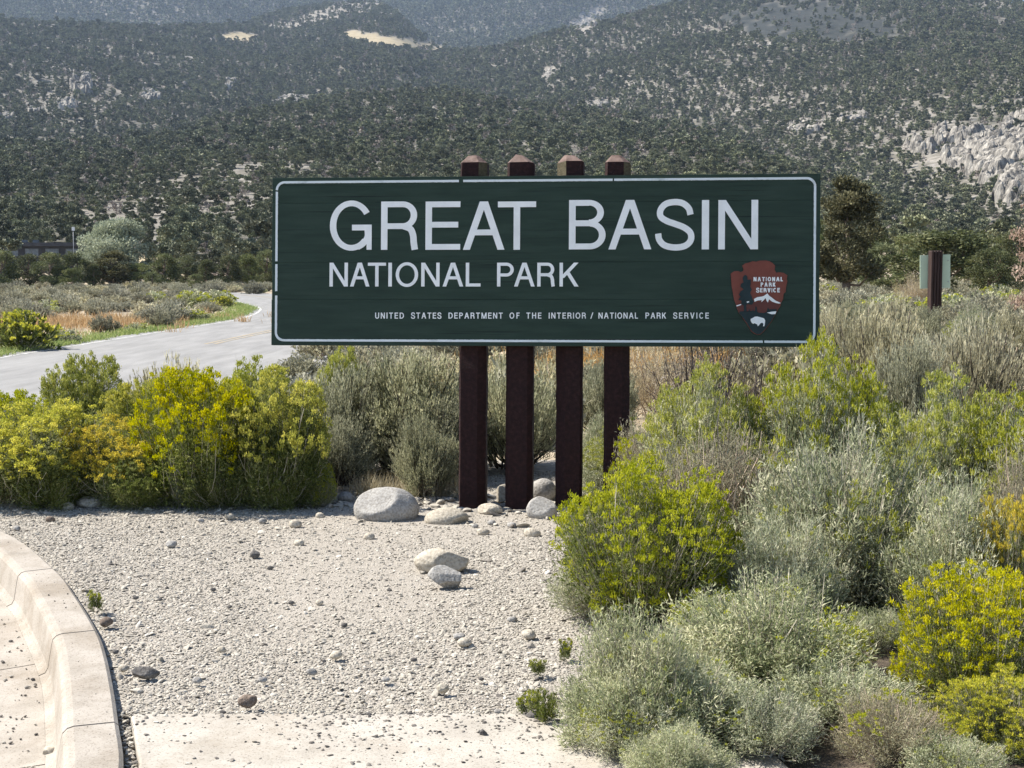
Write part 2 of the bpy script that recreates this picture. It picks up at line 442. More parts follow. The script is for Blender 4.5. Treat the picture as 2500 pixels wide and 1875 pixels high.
# hill material: soil, pale rock, dry meadow and low brush
def hill_mat():
    m, nt, N, L, B = new_mat("hill_ground")
    tc = N.new("ShaderNodeTexCoord")
    def nz(scale, det=8):
        n = N.new("ShaderNodeTexNoise"); n.inputs["Scale"].default_value = scale; n.inputs["Detail"].default_value = det; n.inputs["Roughness"].default_value = 0.65
        L.new(tc.outputs["Object"], n.inputs["Vector"]); return n
    def mix(f, a, b):
        x = N.new("ShaderNodeMix"); x.data_type = 'RGBA'
        L.new(f, x.inputs[0])
        for s, c in ((6, a), (7, b)):
            if isinstance(c, tuple): x.inputs[s].default_value = (*c, 1)
            else: L.new(c, x.inputs[s])
        return x.outputs[2]
    n1 = nz(0.07, 12); r1 = ramp(N, [(0.38, (0.075, 0.072, 0.055)), (0.5, (0.12, 0.112, 0.09)), (0.62, (0.22, 0.20, 0.17))]); L.new(n1.outputs["Fac"], r1.inputs[0])
    n2 = nz(0.09); r2 = ramp(N, [(0.58, (0, 0, 0)), (0.66, (1, 1, 1))]); L.new(n2.outputs["Fac"], r2.inputs[0])
    n3 = nz(0.3); r3 = ramp(N, [(0.3, (0.17, 0.16, 0.145)), (0.7, (0.36, 0.34, 0.315))]); L.new(n3.outputs["Fac"], r3.inputs[0])
    base = mix(r2.outputs[0], r1.outputs[0], r3.outputs[0])
    def att(k):
        a = N.new("ShaderNodeAttribute"); a.attribute_name = k; return a.outputs["Fac"]
    n4 = nz(0.16, 12); r4 = ramp(N, [(0.34, (0.10, 0.09, 0.07)), (0.5, (0.21, 0.188, 0.158)), (0.62, (0.38, 0.35, 0.305))]); L.new(n4.outputs["Fac"], r4.inputs[0])
    c = mix(att("bare"), base, r4.outputs[0])
    n5 = nz(0.1); r5 = ramp(N, [(0.3, (0.26, 0.21, 0.13)), (0.7, (0.38, 0.32, 0.21))]); L.new(n5.outputs["Fac"], r5.inputs[0])
    c = mix(att("meadow"), c, r5.outputs[0])
    n6 = nz(0.12); r6 = ramp(N, [(0.35, (0.022, 0.026, 0.023)), (0.7, (0.055, 0.055, 0.047))]); L.new(n6.outputs["Fac"], r6.inputs[0])
    c = mix(att("brush"), c, r6.outputs[0])
    L.new(c, B.inputs["Base Color"]); B.inputs["Roughness"].default_value = 0.95; B.inputs["Specular IOR Level"].default_value = 0.1
    bp = N.new("ShaderNodeBump"); bp.inputs["Strength"].default_value = 0.6; bp.inputs["Distance"].default_value = 1.5
    L.new(n2.outputs["Fac"], bp.inputs["Height"]); L.new(bp.outputs[0], B.inputs["Normal"])
    return m
M['hill'] = hill_mat()

def polar_sheet(rs, az):
    A, RR = np.meshgrid(az, rs, indexing='ij')
    X, Y = RR * np.sin(A), RR * np.cos(A)
    return X, Y
def grid_quads(n, m, wrap=False):
    i = np.arange(n - (0 if wrap else 1)); j = np.arange(m - 1)
    I, J = np.meshgrid(i, j, indexing='ij')
    I2 = (I + 1) % n
    return np.stack([I * m + J, I * m + J + 1, I2 * m + J + 1, I2 * m + J], -1).reshape(-1, 4)
az_all = np.concatenate([np.linspace(-math.pi, -0.62, 60, endpoint=False), np.linspace(-0.62, 0.62, 330, endpoint=False), np.linspace(0.62, math.pi, 60, endpoint=False)])
RSPLIT = 200.0
rs1 = np.concatenate([np.linspace(0.5, 12, 60), np.geomspace(12.3, RSPLIT, 130)])
X, Y = polar_sheet(rs1, az_all)
Z = terrain(X, Y)
inside = ss(-4.1, -3.7, X) * ss(4.1, 3.7, X) * ss(9.6, 9.1, Y) * ss(-2.1, -1.7, Y)
Z = Z - 0.4 * inside + 0.02 * sine_noise(np.stack([X, Y], -1), 9, 0.6, 3) * (1 - inside) - 0.015
obj("ground", make_mesh("ground", np.stack([X, Y, Z], -1).reshape(-1, 3), quads=grid_quads(len(az_all), len(rs1), True), mat=M['soil'], smooth=True), kind="structure")
rs2 = np.concatenate([np.linspace(RSPLIT, 480, 50), np.geomspace(486, 5900, 300)])
X, Y = polar_sheet(rs2, az_all)
Z = terrain(X, Y); Z[:, 0] -= 0.015
front = Y > 60
U_, V_ = to_px(X, np.maximum(Y, 60), Z)
bare, meadow, brush = patches(np.where(front, U_, -9999), V_)
obj("hills", make_mesh("hills", np.stack([X, Y, Z], -1).reshape(-1, 3), quads=grid_quads(len(az_all), len(rs2), True), mat=M['hill'], smooth=True,
                       attr={"bare": bare.ravel(), "meadow": meadow.ravel(), "brush": brush.ravel()}), kind="structure")

# ------------------------------------------------------------------ road
def smooth_path(pts, n):
    P = np.array(pts, float); k = len(P)
    P = np.vstack([2 * P[0] - P[1], P, 2 * P[-1] - P[-2]])
    out = []
    for i in range(1, k):
        t = np.linspace(0, 1, n, endpoint=False)[:, None]
        a, b, c, d = P[i - 1], P[i], P[i + 1], P[i + 2]
        out.append(0.5 * (2 * b + (c - a) * t + (2 * a - 5 * b + 4 * c - d) * t ** 2 + (3 * b - a - 3 * c + d) * t ** 3))
    out.append(P[-2][None])
    return np.vstack(out)
def offset_path(P, d):
    T = np.gradient(P, axis=0); T /= np.linalg.norm(T, axis=1)[:, None]
    return P + np.stack([T[:, 1], -T[:, 0]], 1) * d      # positive = right of travel
left_edge = smooth_path([(-11.6, -60), (-11.7, 0), (-11.7, 20), (-11.65, 31), (-11.45, 36), (-11.2, 42), (-10.95, 47), (-10.75, 53), (-11.3, 60), (-12.6, 68), (-14.6, 75), (-19.3, 90), (-27, 104), (-42, 118), (-80, 130)], 10)
def strip(name, d0, d1, lift, mat, parent=None, sel=None, kind=None):
    a = offset_path(left_edge, d0)
    b = offset_path(left_edge, d1)
    if name == 'road':                                # the apron of the turnout
        T = np.gradient(left_edge, axis=0); T /= np.linalg.norm(T, axis=1)[:, None]
        b = b + np.stack([T[:, 1], -T[:, 0]], 1) * (2.6 * ss(37, 31, left_edge[:, 1]) * ss(6, 12, left_edge[:, 1]))[:, None]
    if sel is not None: a, b = a[sel], b[sel]
    cols = [a + (b - a) * k for k in np.linspace(0, 1, 6 if d1 - d0 > 1 else 2)]
    P = np.stack(cols, 1)
    zc = np.full(P.shape[:2], -0.75)
    r = np.hypot(P[..., 0], P[..., 1])
    zc = np.maximum(terrain(P[..., 0], P[..., 1]), -0.75) * ss(60, 90, r) + zc * (1 - ss(60, 90, r))
    V = np.dstack([P, zc + 0.03 + lift]).reshape(-1, 3)
    return obj(name, make_mesh(name, V, quads=grid_quads(P.shape[0], P.shape[1])[:, ::-1], mat=mat), parent, kind=kind)
road = strip("road", -0.45, 7.0, 0.0, M['asphalt'], kind="structure")
strip("edge_line", 0.0, 0.11, 0.005, M['line_white'], road)
strip("edge_line", 6.45, 6.56, 0.005, M['line_white'], road, left_edge[:, 1] > 34)
cl_sel = left_edge[:, 1] > 36
strip("centre_line", 3.18, 3.29, 0.005, M['line_yellow'], road, cl_sel)
strip("centre_line", 3.42, 3.53, 0.005, M['line_yellow'], road, cl_sel)

# ------------------------------------------------------------------ kerb, gutter, gravel bed, pavement slab
kerb_px = [ground_pt(u, v, 0.022) for u, v in ((301, 1867), (289, 1762), (277, 1680), (260, 1599), (238, 1538), (183, 1448), (134, 1387), (12, 1298))]
kerb_back = smooth_path([(-0.60, -2.0), (-0.66, 0.5), (-0.84, 2.4), (-0.96, 3.15)] + kerb_px + [(-3.4, 7.65), (-4.4, 8.35), (-5.7, 8.9)], 14)
print('kerb', [tuple(round(c, 3) for c in p) for p in kerb_px])
seg = np.linalg.norm(np.diff(kerb_back, axis=0), axis=1)
arc = np.concatenate([[0], np.cumsum(seg)])
def arc_at(pt):
    return arc[np.argmin(np.hypot(kerb_back[:, 0] - pt[0], kerb_back[:, 1] - pt[1]))]
j3, j2, j1 = arc_at(kerb_px[1]), arc_at(kerb_px[4]), arc_at(kerb_px[6])
st = (j1 - j3) / 2
joints = [j3 - 3 * st, j3 - 2 * st, j3 - st, j3, j2, j1, j1 + st, j1 + 2 * st, j1 + 3 * st, j1 + 4 * st]
def sub_path(s0, s1, d, n=14):
    P = offset_path(kerb_back, d)
    s = np.linspace(s0, s1, n)
    return np.stack([np.interp(s, arc, P[:, 0]), np.interp(s, arc, P[:, 1])], 1)
# in the direction of travel (away from the camera) the gutter lies to the left: negative offsets
SEC = [(-0.004, -0.28), (0.0, 0.012), (-0.012, 0.022), (-0.125, 0.022), (-0.143, 0.017), (-0.156, 0.004), (-0.161, -0.014), (-0.176, -0.098), (-0.186, -0.116), (-0.208, -0.124), (-0.208, -0.28)]
def sweep(name, s0, s1, sec, mat, parent, n=14):
    rows = []
    for (d, z) in sec:
        p = sub_path(s0, s1, d, n)
        rows.append(np.column_stack([p, np.full(len(p), z)]))
    V = np.stack(rows, 1)
    k = len(sec)
    q = []
    for i in range(n - 1):
        for j in range(k):
            j2_ = (j + 1) % k
            q.append((i * k + j, (i + 1) * k + j, (i + 1) * k + j2_, i * k + j2_))
    faces = [list(range(k)), [(n - 1) * k + j for j in range(k)][::-1]]
    me = make_mesh(name, V.reshape(-1, 3), quads=q, faces=faces, mat=mat)
    o = obj(name, me, parent)
    return o
kerb = obj("kerb", None, kind="structure")
for a, b in zip(joints[:-1], joints[1:]):
    sweep("kerb_segment", a + 0.005, b - 0.005, SEC, M['concrete'], kerb)
gutter = obj("gutter", None, kind="structure")
def gut_s(u, v):
    return arc_at(ground_pt(u, v, -0.125))
g1, g2 = gut_s(118, 1618), gut_s(138, 1863)
gst = g1 - g2
gj = [g2 - 3 * gst, g2 - 2 * gst, g2 - gst, g2, g1, g1 + gst, g1 + 2 * gst, g1 + 3 * gst, g1 + 4 * gst, g1 + 5 * gst]
for a, b in zip(gj[:-1], gj[1:]):
    sweep("gutter_slab", a + 0.004, b - 0.004, [(-0.2085, -0.24), (-0.2085, -0.1245), (-0.5, -0.140), (-1.5, -0.115), (-1.5, -0.24)], M['concrete'], gutter)

xs = np.arange(-4.0, 4.001, 0.05); ys = np.arange(-2.0, 9.501, 0.05)
X, Y = np.meshgrid(xs, ys, indexing='ij')
kx = np.interp(Y, kerb_back[:, 1], kerb_back[:, 0])
def bed_z(X, Y):
    return 0.014 * sine_noise(np.stack([X, Y], -1), 21, 0.9, 4) - 0.004
Z = np.where(X < kx - 0.085, -0.32, bed_z(X, Y))
low = (Y < 4.09) & (X > kx - 0.02)
Z = np.where(low, -0.045, Z)                       # the slab lies in this step
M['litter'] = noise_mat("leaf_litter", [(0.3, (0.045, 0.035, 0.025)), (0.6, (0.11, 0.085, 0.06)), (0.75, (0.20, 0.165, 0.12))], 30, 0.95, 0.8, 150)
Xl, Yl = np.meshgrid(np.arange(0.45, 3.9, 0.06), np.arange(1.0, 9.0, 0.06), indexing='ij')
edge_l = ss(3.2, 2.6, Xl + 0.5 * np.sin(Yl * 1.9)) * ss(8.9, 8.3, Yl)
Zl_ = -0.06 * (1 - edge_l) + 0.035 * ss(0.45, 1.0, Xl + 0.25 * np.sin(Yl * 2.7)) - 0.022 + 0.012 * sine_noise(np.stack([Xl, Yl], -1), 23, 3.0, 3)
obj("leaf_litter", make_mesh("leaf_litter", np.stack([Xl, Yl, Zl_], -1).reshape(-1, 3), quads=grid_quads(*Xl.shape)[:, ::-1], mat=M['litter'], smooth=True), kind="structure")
obj("gravel_bed", make_mesh("gravel_bed", np.stack([X, Y, Z], -1).reshape(-1, 3), quads=grid_quads(len(xs), len(ys))[:, ::-1], mat=M['bed'], smooth=True), kind="structure")

walk = obj("pavement", None, kind="structure")
kxs = lambda y: float(np.interp(y, kerb_back[:, 1], kerb_back[:, 0])) + 0.042
ex = [(kxs(4.035), 4.035), (kxs(3.63), 3.63), (kxs(3.3), 3.3), (kxs(2.5), 2.5), (kxs(0.5), 0.5), (kxs(-2), -2)]
sl = MB().prism([(ex[0][0], ex[0][1]), (ex[1][0], ex[1][1]), (ex[2][0], ex[2][1]), (0.80, 3.3), (0.72, 3.75), (0.47, 4.045)][::-1], -0.09, 0.002)
bevel(obj("slab", sl.mesh("slab", M['slab']), walk), 0.008)
sl = MB().prism([(ex[2][0], ex[2][1] - 0.008), ex[3], ex[4], ex[5], (1.6, -2), (1.4, 1.0), (1.0, 2.6), (0.80, 3.292)][::-1], -0.09, 0.002)
bevel(obj("slab", sl.mesh("slab", M['slab']), walk), 0.008)

# ------------------------------------------------------------------ scattering by geometry nodes
def make_source(name, meshes):
    c = bpy.data.collections.new(name)
    for i, me in enumerate(meshes):
        c.objects.link(bpy.data.objects.new("%s_%02d" % (name, i), me))
    return c
def scatter(name, P, rot, scl, idx, source, extra=None, label=None, parent=None):
    me = bpy.data.meshes.new(name)
    me.vertices.add(len(P)); me.vertices.foreach_set("co", np.asarray(P, np.float32).ravel())
    for k, v in (("rot", rot), ("scl", scl)):
        a = me.attributes.new(k, 'FLOAT_VECTOR', 'POINT'); a.data.foreach_set("vector", np.asarray(v, np.float32).ravel())
    a = me.attributes.new("pick", 'INT', 'POINT'); a.data.foreach_set("value", np.asarray(idx, np.int32))
    for k, v in (extra or {}).items():
        a = me.attributes.new(k, 'FLOAT', 'POINT'); a.data.foreach_set("value", np.asarray(v, np.float32))
    o = obj(name, me, parent, kind="stuff", label=label)
    ng = bpy.data.node_groups.new(name, 'GeometryNodeTree')
    ng.interface.new_socket("Geometry", in_out='INPUT', socket_type='NodeSocketGeometry')
    ng.interface.new_socket("Geometry", in_out='OUTPUT', socket_type='NodeSocketGeometry')
    N, L = ng.nodes, ng.links
    gi, go = N.new("NodeGroupInput"), N.new("NodeGroupOutput")
    ip = N.new("GeometryNodeInstanceOnPoints")
    ci = N.new("GeometryNodeCollectionInfo"); ci.inputs["Collection"].default_value = source
    ci.inputs["Separate Children"].default_value = True; ci.inputs["Reset Children"].default_value = True
    def na(k, t):
        n = N.new("GeometryNodeInputNamedAttribute"); n.data_type = t; n.inputs["Name"].default_value = k; return n.outputs["Attribute"]
    L.new(gi.outputs[0], ip.inputs["Points"]); L.new(ci.outputs[0], ip.inputs["Instance"])
    ip.inputs["Pick Instance"].default_value = True
    L.new(na("pick", 'INT'), ip.inputs["Instance Index"])
    L.new(na("rot", 'FLOAT_VECTOR'), ip.inputs["Rotation"]); L.new(na("scl", 'FLOAT_VECTOR'), ip.inputs["Scale"])
    L.new(ip.outputs[0], go.inputs[0])
    md = o.modifiers.new("scatter", 'NODES'); md.node_group = ng
    return o

def ico(sub):
    import bmesh
    bm = bmesh.new(); bmesh.ops.create_icosphere(bm, subdivisions=sub, radius=1.0)
    V = np.array([v.co[:] for v in bm.verts]); T = np.array([[v.index for v in f.verts] for f in bm.faces])
    bm.free(); return V, T
ICO = {k: ico(k) for k in (1, 2, 3, 4, 5)}
def rock_verts(sub, seed, rough=0.25, cuts=5, depth=0.8, freq=1.1):
    V, T = ICO[sub]
    r = np.random.default_rng(seed)
    W = V * (1 + rough * sine_noise(V, seed, freq, 3))[:, None]
    if sub >= 4: W = W + V * (0.022 * sine_noise(V, seed + 900, freq * 5, 4, 0.6))[:, None]
    for _ in range(cuts):                                   # flat broken faces
        n = r.normal(size=3); n /= np.linalg.norm(n)
        d = r.uniform(depth * 0.75, depth)
        s = W @ n
        W = W - np.outer(np.maximum(s - d, 0) * 0.985, n)
    return W, T
def rock_mesh(name, sub, seed, mat, smooth=True, **k):
    W, T = rock_verts(sub, seed, **k)
    return make_mesh(name, W, tris=T, mat=mat, smooth=smooth)

stone_src = make_source("gravel_source", [rock_mesh("pebble", 2, 100 + i, M['gravel'], smooth=(i % 3 == 0), rough=0.3, cuts=6, depth=0.75) for i in range(10)])
def in_gravel(x, y):
    kx = np.interp(y, kerb_back[:, 1], kerb_back[:, 0])
    return (x > kx + 0.012) & (x < 0.85 + 0.25 * np.sin(y * 3.1)) & (y < 9.0)
def stones(n, smin, smax, ymin, ymax, power=2.0, slab=False):
    y = rng.uniform(ymin, ymax, n * 2)
    x = rng.uniform(-1, 1, n * 2)
    x = x * (0.42 * y + 0.3)
    keep = in_gravel(x, y)
    x, y = x[keep][:n], y[keep][:n]
    s = smin + (smax - smin) * rng.random(len(x)) ** power
    return x, y, s
px, py, ps = [], [], []
for args in ((125000, 0.003, 0.0082, 4.03, 9.0, 1.3), (15000, 0.006, 0.0145, 4.03, 9.0, 1.8), (550, 0.012, 0.026, 4.05, 8.6, 2.0)):
    x, y, s = stones(*args)
    dusty = ss(0.05, 0.5, sine_noise(np.stack([x, y * 0.7], -1), 77, 1.3, 3)) * ss(4.2, 4.8, y) * ss(-1.6, -0.9, x - 0.0 * y)
    k = rng.random(len(x)) > 0.72 * dusty; x, y, s = x[k], y[k], s[k]; px.append(x); py.append(y); ps.append(s)
# loose chippings on the slab: many near the gravel, few farther out
x, y, s = stones(9000, 0.0025, 0.010, 3.3, 4.06, 2.0)
k = rng.random(len(x)) < np.clip(0.05 + 0.95 * np.exp(-(4.06 - y) / (0.05 + 0.13 * ss(-0.9, -0.3, x) * ss(0.5, 0.0, x) * (0.8 + 0.4 * np.sin(x * 9)))), 0, 1)
px.append(x[k]); py.append(y[k]); ps.append(s[k])
nslab = k.sum()
# edge row: larger stones round the feet of the posts
x = rng.normal(0.0, 0.55, 420); y = rng.normal(7.75, 0.22, 420)
px.append(x); py.append(y); ps.append(rng.uniform(0.018, 0.042, 420))
x = rng.uniform(-2.9, -0.8, 300); y = 8.0 + rng.normal(0, 0.25, 300)
px.append(x); py.append(y); ps.append(rng.uniform(0.012, 0.04, 300))
# the joint between kerb and slab is packed with stones
y = rng.uniform(3.2, 4.1, 700); x = np.interp(y, kerb_back[:, 1], kerb_back[:, 0]) + rng.uniform(0.008, 0.036, 700)
px.append(x); py.append(y); ps.append(rng.uniform(0.004, 0.010, 700)); n_joint = 700
px, py, ps = np.concatenate(px), np.concatenate(py), np.concatenate(ps)
n = len(px)
pz = np.where(py < 4.045, 0.002, bed_z(px, py))
pz[-n_joint:] = rng.uniform(-0.04, -0.008, n_joint)
flat = rng.uniform(0.25, 0.55, n)
asp = rng.uniform(0.6, 0.95, n)
scl = np.stack([ps, ps * asp, ps * flat * 0.8], 1)
shade = np.clip(rng.normal(0.55, 0.22, n), 0, 1)
dk = rng.random(n); shade = np.where(dk < 0.035, rng.uniform(0, 0.12, n), shade)
onslab = py < 4.02
onslab[-n_joint:] = False
shade = np.where(onslab & (rng.random(n) < 0.6), rng.uniform(0.0, 0.2, n), shade)
rot = np.stack([rng.normal(0, 0.3, n), rng.normal(0, 0.3, n), rng.uniform(0, 6.28, n)], 1)
scatter("gravel", np.stack([px, py, pz + scl[:, 2] * 0.55], 1), rot, scl, rng.integers(0, 10, n), stone_src, {"shade": shade})
# grit on the kerb and in the gutter
n = 750
s = rng.uniform(arc_at((-0.8, 2.4)), arc_at((-3.3, 7.6)), n); d = -0.22 - np.abs(rng.normal(0, 0.30, n)); d_g = d
P = offset_path(kerb_back, 0); T = np.gradient(P, axis=0); T /= np.linalg.norm(T, axis=1)[:, None]
gx = np.interp(s, arc, P[:, 0]) + np.interp(s, arc, T[:, 1]) * d
gy = np.interp(s, arc, P[:, 1]) - np.interp(s, arc, T[:, 0]) * d
gs = 0.0028 + 0.008 * rng.random(n) ** 2.2
n2 = 60
s = rng.uniform(arc_at((-0.8, 2.4)), arc_at((-3.3, 7.6)), n2); d = rng.uniform(-0.12, -0.02, n2)
gx = np.append(gx, np.interp(s, arc, P[:, 0]) + np.interp(s, arc, T[:, 1]) * d)
gy = np.append(gy, np.interp(s, arc, P[:, 1]) - np.interp(s, arc, T[:, 0]) * d)
gz = np.append(-0.1245 - 0.0155 * ss(-0.21, -0.5, d_g), np.full(n2, 0.022))
gs = np.append(gs, 0.002 + 0.004 * rng.random(n2) ** 2)
n += n2
scatter("grit", np.stack([gx, gy, gz + gs * 0.4], 1), np.stack([rng.normal(0, 0.3, n), rng.normal(0, 0.3, n), rng.uniform(0, 6.28, n)], 1),
        np.stack([gs, gs * 0.75, gs * 0.55], 1), rng.integers(0, 10, n), stone_src, {"shade": np.where(rng.random(n) < 0.75, rng.uniform(0.0, 0.2, n), rng.uniform(0.3, 0.8, n))})

# ------------------------------------------------------------------ boulders and single stones
def boulder(name, u0, u1, v0, v1, mat, seed, label, sub=4, rough=0.16, cuts=3, depth=0.92, rotz=0.0, aspect=0.8, sink=0.15, cat="rock", z0=0.0, group=None, freq=0.8):
    """u0..u1, v0..v1 = the photo rectangle of the stone; it rests on z0"""
    x, y = ground_pt((u0 + u1) / 2, v1 - (v1 - v0) * 0.12, z0)
    w = (u1 - u0) / F * y; h = (v1 - v0) / F * y
    W, T = rock_verts(sub, seed, rough, cuts, depth, freq)
    W = W / np.abs(W).max(0)
    c, s_ = math.cos(rotz), math.sin(rotz)
    W = W * np.array([w / 2, w / 2 * aspect, h / 2 * (1 + sink)])
    W[:, 2] += h / 2 * (1 - sink)
    me = make_mesh(name, W, tris=T, mat=mat, smooth=True)
    return obj(name, me, None, (x, y + w / 2 * aspect * 0.8, z0 - 0.004), (0, 0, rotz), label=label, cat=cat, group=group)
boulder("boulder", 855, 1022, 1201, 1281, M['rock_grey'], 11, "big smooth rounded grey boulder beside the left post of the sign", sub=5, rough=0.07, cuts=2, aspect=0.75, sink=0.45, cat="boulder")
boulder("boulder", 1033, 1146, 1246, 1283, M['rock_pale'], 12, "low flat tan boulder half buried in front of the left sign post", sub=4, rough=0.1, cuts=3, aspect=0.7, sink=0.6, cat="boulder")
boulder("rock", 1000, 1145, 1343, 1412, M['rock_pale'], 13, "long smooth cream rock lying behind an angular grey one on the gravel", sub=5, rough=0.12, cuts=3, depth=0.95, aspect=0.55, sink=0.1)
boulder("rock", 1042, 1143, 1388, 1449, M['rock_grey'], 14, "angular grey rock leaning against the long cream rock on the gravel", sub=5, rough=0.30, cuts=9, depth=0.66, aspect=0.5, sink=0.05)
boulder("rock", 1165, 1232, 1232, 1258, M['rock_pale'], 15, "small flat stone between the first and second sign posts", sub=4, rough=0.15, cuts=4, aspect=0.6, sink=0.2)
boulder("rock", 1206, 1250, 1186, 1236, M['rock_pale'], 16, "upright squarish tan stone partly hidden by the second sign post", sub=4, rough=0.1, cuts=6, depth=0.75, aspect=0.6, sink=0.1)
boulder("boulder", 1290, 1362, 1175, 1230, M['rock_grey'], 17, "grey boulder with a pale top behind the second and third sign posts", sub=4, rough=0.13, cuts=4, aspect=0.8, sink=0.3, cat="boulder")
boulder("boulder", 1284, 1362, 1220, 1272, M['rock_grey'], 18, "shaded grey boulder at the foot of the third sign post", sub=4, rough=0.13, cuts=4, aspect=0.7, sink=0.3, cat="boulder")
boulder("rock", 178, 250, 1216, 1244, M['rock_pale'], 19, "white rock at the shaded foot of the yellow bushes", sub=4, rough=0.2, cuts=5)
boulder("rock", 148, 180, 1228, 1248, M['rock_pale'], 20, "small pinkish rock left of the white rock under the yellow bushes", sub=3, rough=0.15, cuts=4)
boulder("rock", 822, 862, 1203, 1230, M['rock_grey'], 21, "small grey rock in shade just left of the big round boulder", sub=3, rough=0.2, cuts=5)
boulder("rock", 318, 390, 1628, 1658, M['rock_dark'], 22, "dark flat stone with a curved back near the kerb", sub=4, rough=0.15, cuts=4, aspect=0.45, cat="stone")
boulder("rock", 578, 628, 1698, 1729, M['rock_brown'], 23, "brown stone on the gravel near the pavement slab", sub=4, rough=0.25, cuts=6, aspect=0.5, cat="stone")
boulder("rock", 607, 634, 1345, 1365, M['rock_dark'], 24, "dark chunky stone on the open gravel below the yellow bushes", sub=3, rough=0.2, cuts=6, cat="stone")
boulder("rock", 240, 276, 1508, 1531, M['rock_brown'], 25, "brown stone touching the outside of the curved kerb", sub=3, rough=0.2, cuts=5, cat="stone")
boulder("rock", 402, 432, 1321, 1338, M['rock_grey'], 26, "grey wedge stone on the gravel left of the dark chunky stone", sub=3, rough=0.2, cuts=6, cat="stone")
boulder("rock", 100, 137, 1824, 1848, M['rock_pale'], 27, "white pebble lying in the concrete gutter against the kerb", sub=3, rough=0.15, cuts=4, z0=-0.127, cat="stone")
boulder("rock", 1103, 1136, 1545, 1562, M['rock_grey'], 28, "grey stone in the middle of the gravel near two pale flat stones", sub=3, rough=0.2, cuts=5, cat="stone")
boulder("rock", 1064, 1096, 1670, 1692, M['rock_pale'], 29, "smooth white stone on the gravel left of the weeds", sub=3, rough=0.1, cuts=3, cat="stone")
boulder("rock", 1170, 1192, 1781, 1800, M['rock_dark'], 30, "dark cube-like stone at the edge of the pavement slab", sub=3, rough=0.15, cuts=7, depth=0.65, cat="stone")
boulder("rock", 1282, 1320, 1736, 1757, M['rock_dark'], 31, "dark grey stone under the weeds at the slab corner", sub=3, rough=0.2, cuts=6, cat="stone")
boulder("rock", 1470, 1500, 1745, 1772, M['rock_pale'], 32, "round whitish stone under the edge of the grey bush", sub=3, rough=0.12, cuts=3, cat="stone")
for i, (u, v, w, k) in enumerate([(840, 1525, 18, 'rock_dark'), (1250, 1512, 26, 'rock_grey'), (1135, 1568, 40, 'rock_pale'), (1290, 1550, 40, 'rock_pale'), (1175, 1656, 16, 'rock_dark'), (942, 1657, 24, 'rock_grey'),
        (760, 1640, 28, 'rock_grey'), (640, 1658, 24, 'rock_grey'), (900, 1744, 18, 'rock_dark'), (1000, 1742, 18, 'rock_dark'), (820, 1600, 32, 'rock_pale'), (1215, 1738, 24, 'rock_grey'), (480, 1660, 26, 'rock_grey'),
        (330, 1458, 16, 'rock_dark'), (390, 1462, 14, 'rock_dark'), (660, 1386, 18, 'rock_dark'), (490, 1270, 18, 'rock_grey'), (520, 1438, 14, 'rock_dark'), (280, 1590, 18, 'rock_dark'), (300, 1632, 30, 'rock_pale'),
        (710, 1470, 16, 'rock_dark'), (540, 1586, 26, 'rock_pale'), (560, 1480, 14, 'rock_dark'), (120, 1268, 24, 'rock_brown'), (40, 1290, 20, 'rock_grey'), (950, 1440, 14, 'rock_dark'), (940, 1388, 14, 'rock_dark'),
        (780, 1470, 22, 'rock_pale'), (1330, 1420, 14, 'rock_dark'), (1010, 1610, 18, 'rock_dark'), (730, 1325, 28, 'rock_pale'), (900, 1310, 30, 'rock_pale'), (1180, 1300, 32, 'rock_pale'), (1300, 1302, 44, 'rock_pale'),
        (720, 1280, 34, 'rock_pale'), (560, 1262, 26, 'rock_pale'), (640, 1272, 22, 'rock_grey'), (1250, 1282, 24, 'rock_grey'), (1200, 1276, 22, 'rock_grey'), (1160, 1284, 18, 'rock_grey'), (780, 1258, 22, 'rock_pale')]):
    lab = {'rock_dark': "small dark stone standing out on the pale gravel", 'rock_grey': "fist-sized grey stone on the pale gravel", 'rock_pale': "pale flat stone a little larger than the gravel round it", 'rock_brown': "small brownish stone on the pale gravel"}[k]
    boulder("stone", u - w / 2, u + w / 2, v - w * 0.3, v + w * 0.3, M[k], 200 + i, lab, sub=2, rough=0.22, cuts=5, aspect=0.7, cat="stone", rotz=0.0, group={'rock_dark': "dark stones on the gravel", 'rock_grey': "grey stones on the gravel", 'rock_pale': "pale flat stones on the gravel", 'rock_brown': "brown stones on the gravel"}[k])

# ------------------------------------------------------------------ shrubs
def unit(v):
    return v / np.maximum(np.linalg.norm(v, axis=-1, keepdims=True), 1e-9)
def leaf_strips(base, d, side, length, width, bend, tint):
    """narrow leaves of two bent segments: 5 vertices, a quad and a triangle each"""
    n = len(base)
    nrm = unit(np.cross(d, side))
    L_ = length[:, None]; W_ = width[:, None]
    m = base + d * L_ * 0.5
    tip = base + d * L_ * (1 - 0.25 * np.abs(bend)[:, None]) + nrm * (bend * length)[:, None] * 0.55
    V = np.stack([base - side * W_ * 0.35, base + side * W_ * 0.35, m + side * W_ * 0.5 + nrm * (bend * length)[:, None] * 0.12, m - side * W_ * 0.5 + nrm * (bend * length)[:, None] * 0.12, tip], 1)
    i = np.arange(n)[:, None] * 5
    return V.reshape(-1, 3), i + np.array([[0, 1, 2, 3]]), i + np.array([[3, 2, 4]]), np.repeat(tint, 5)
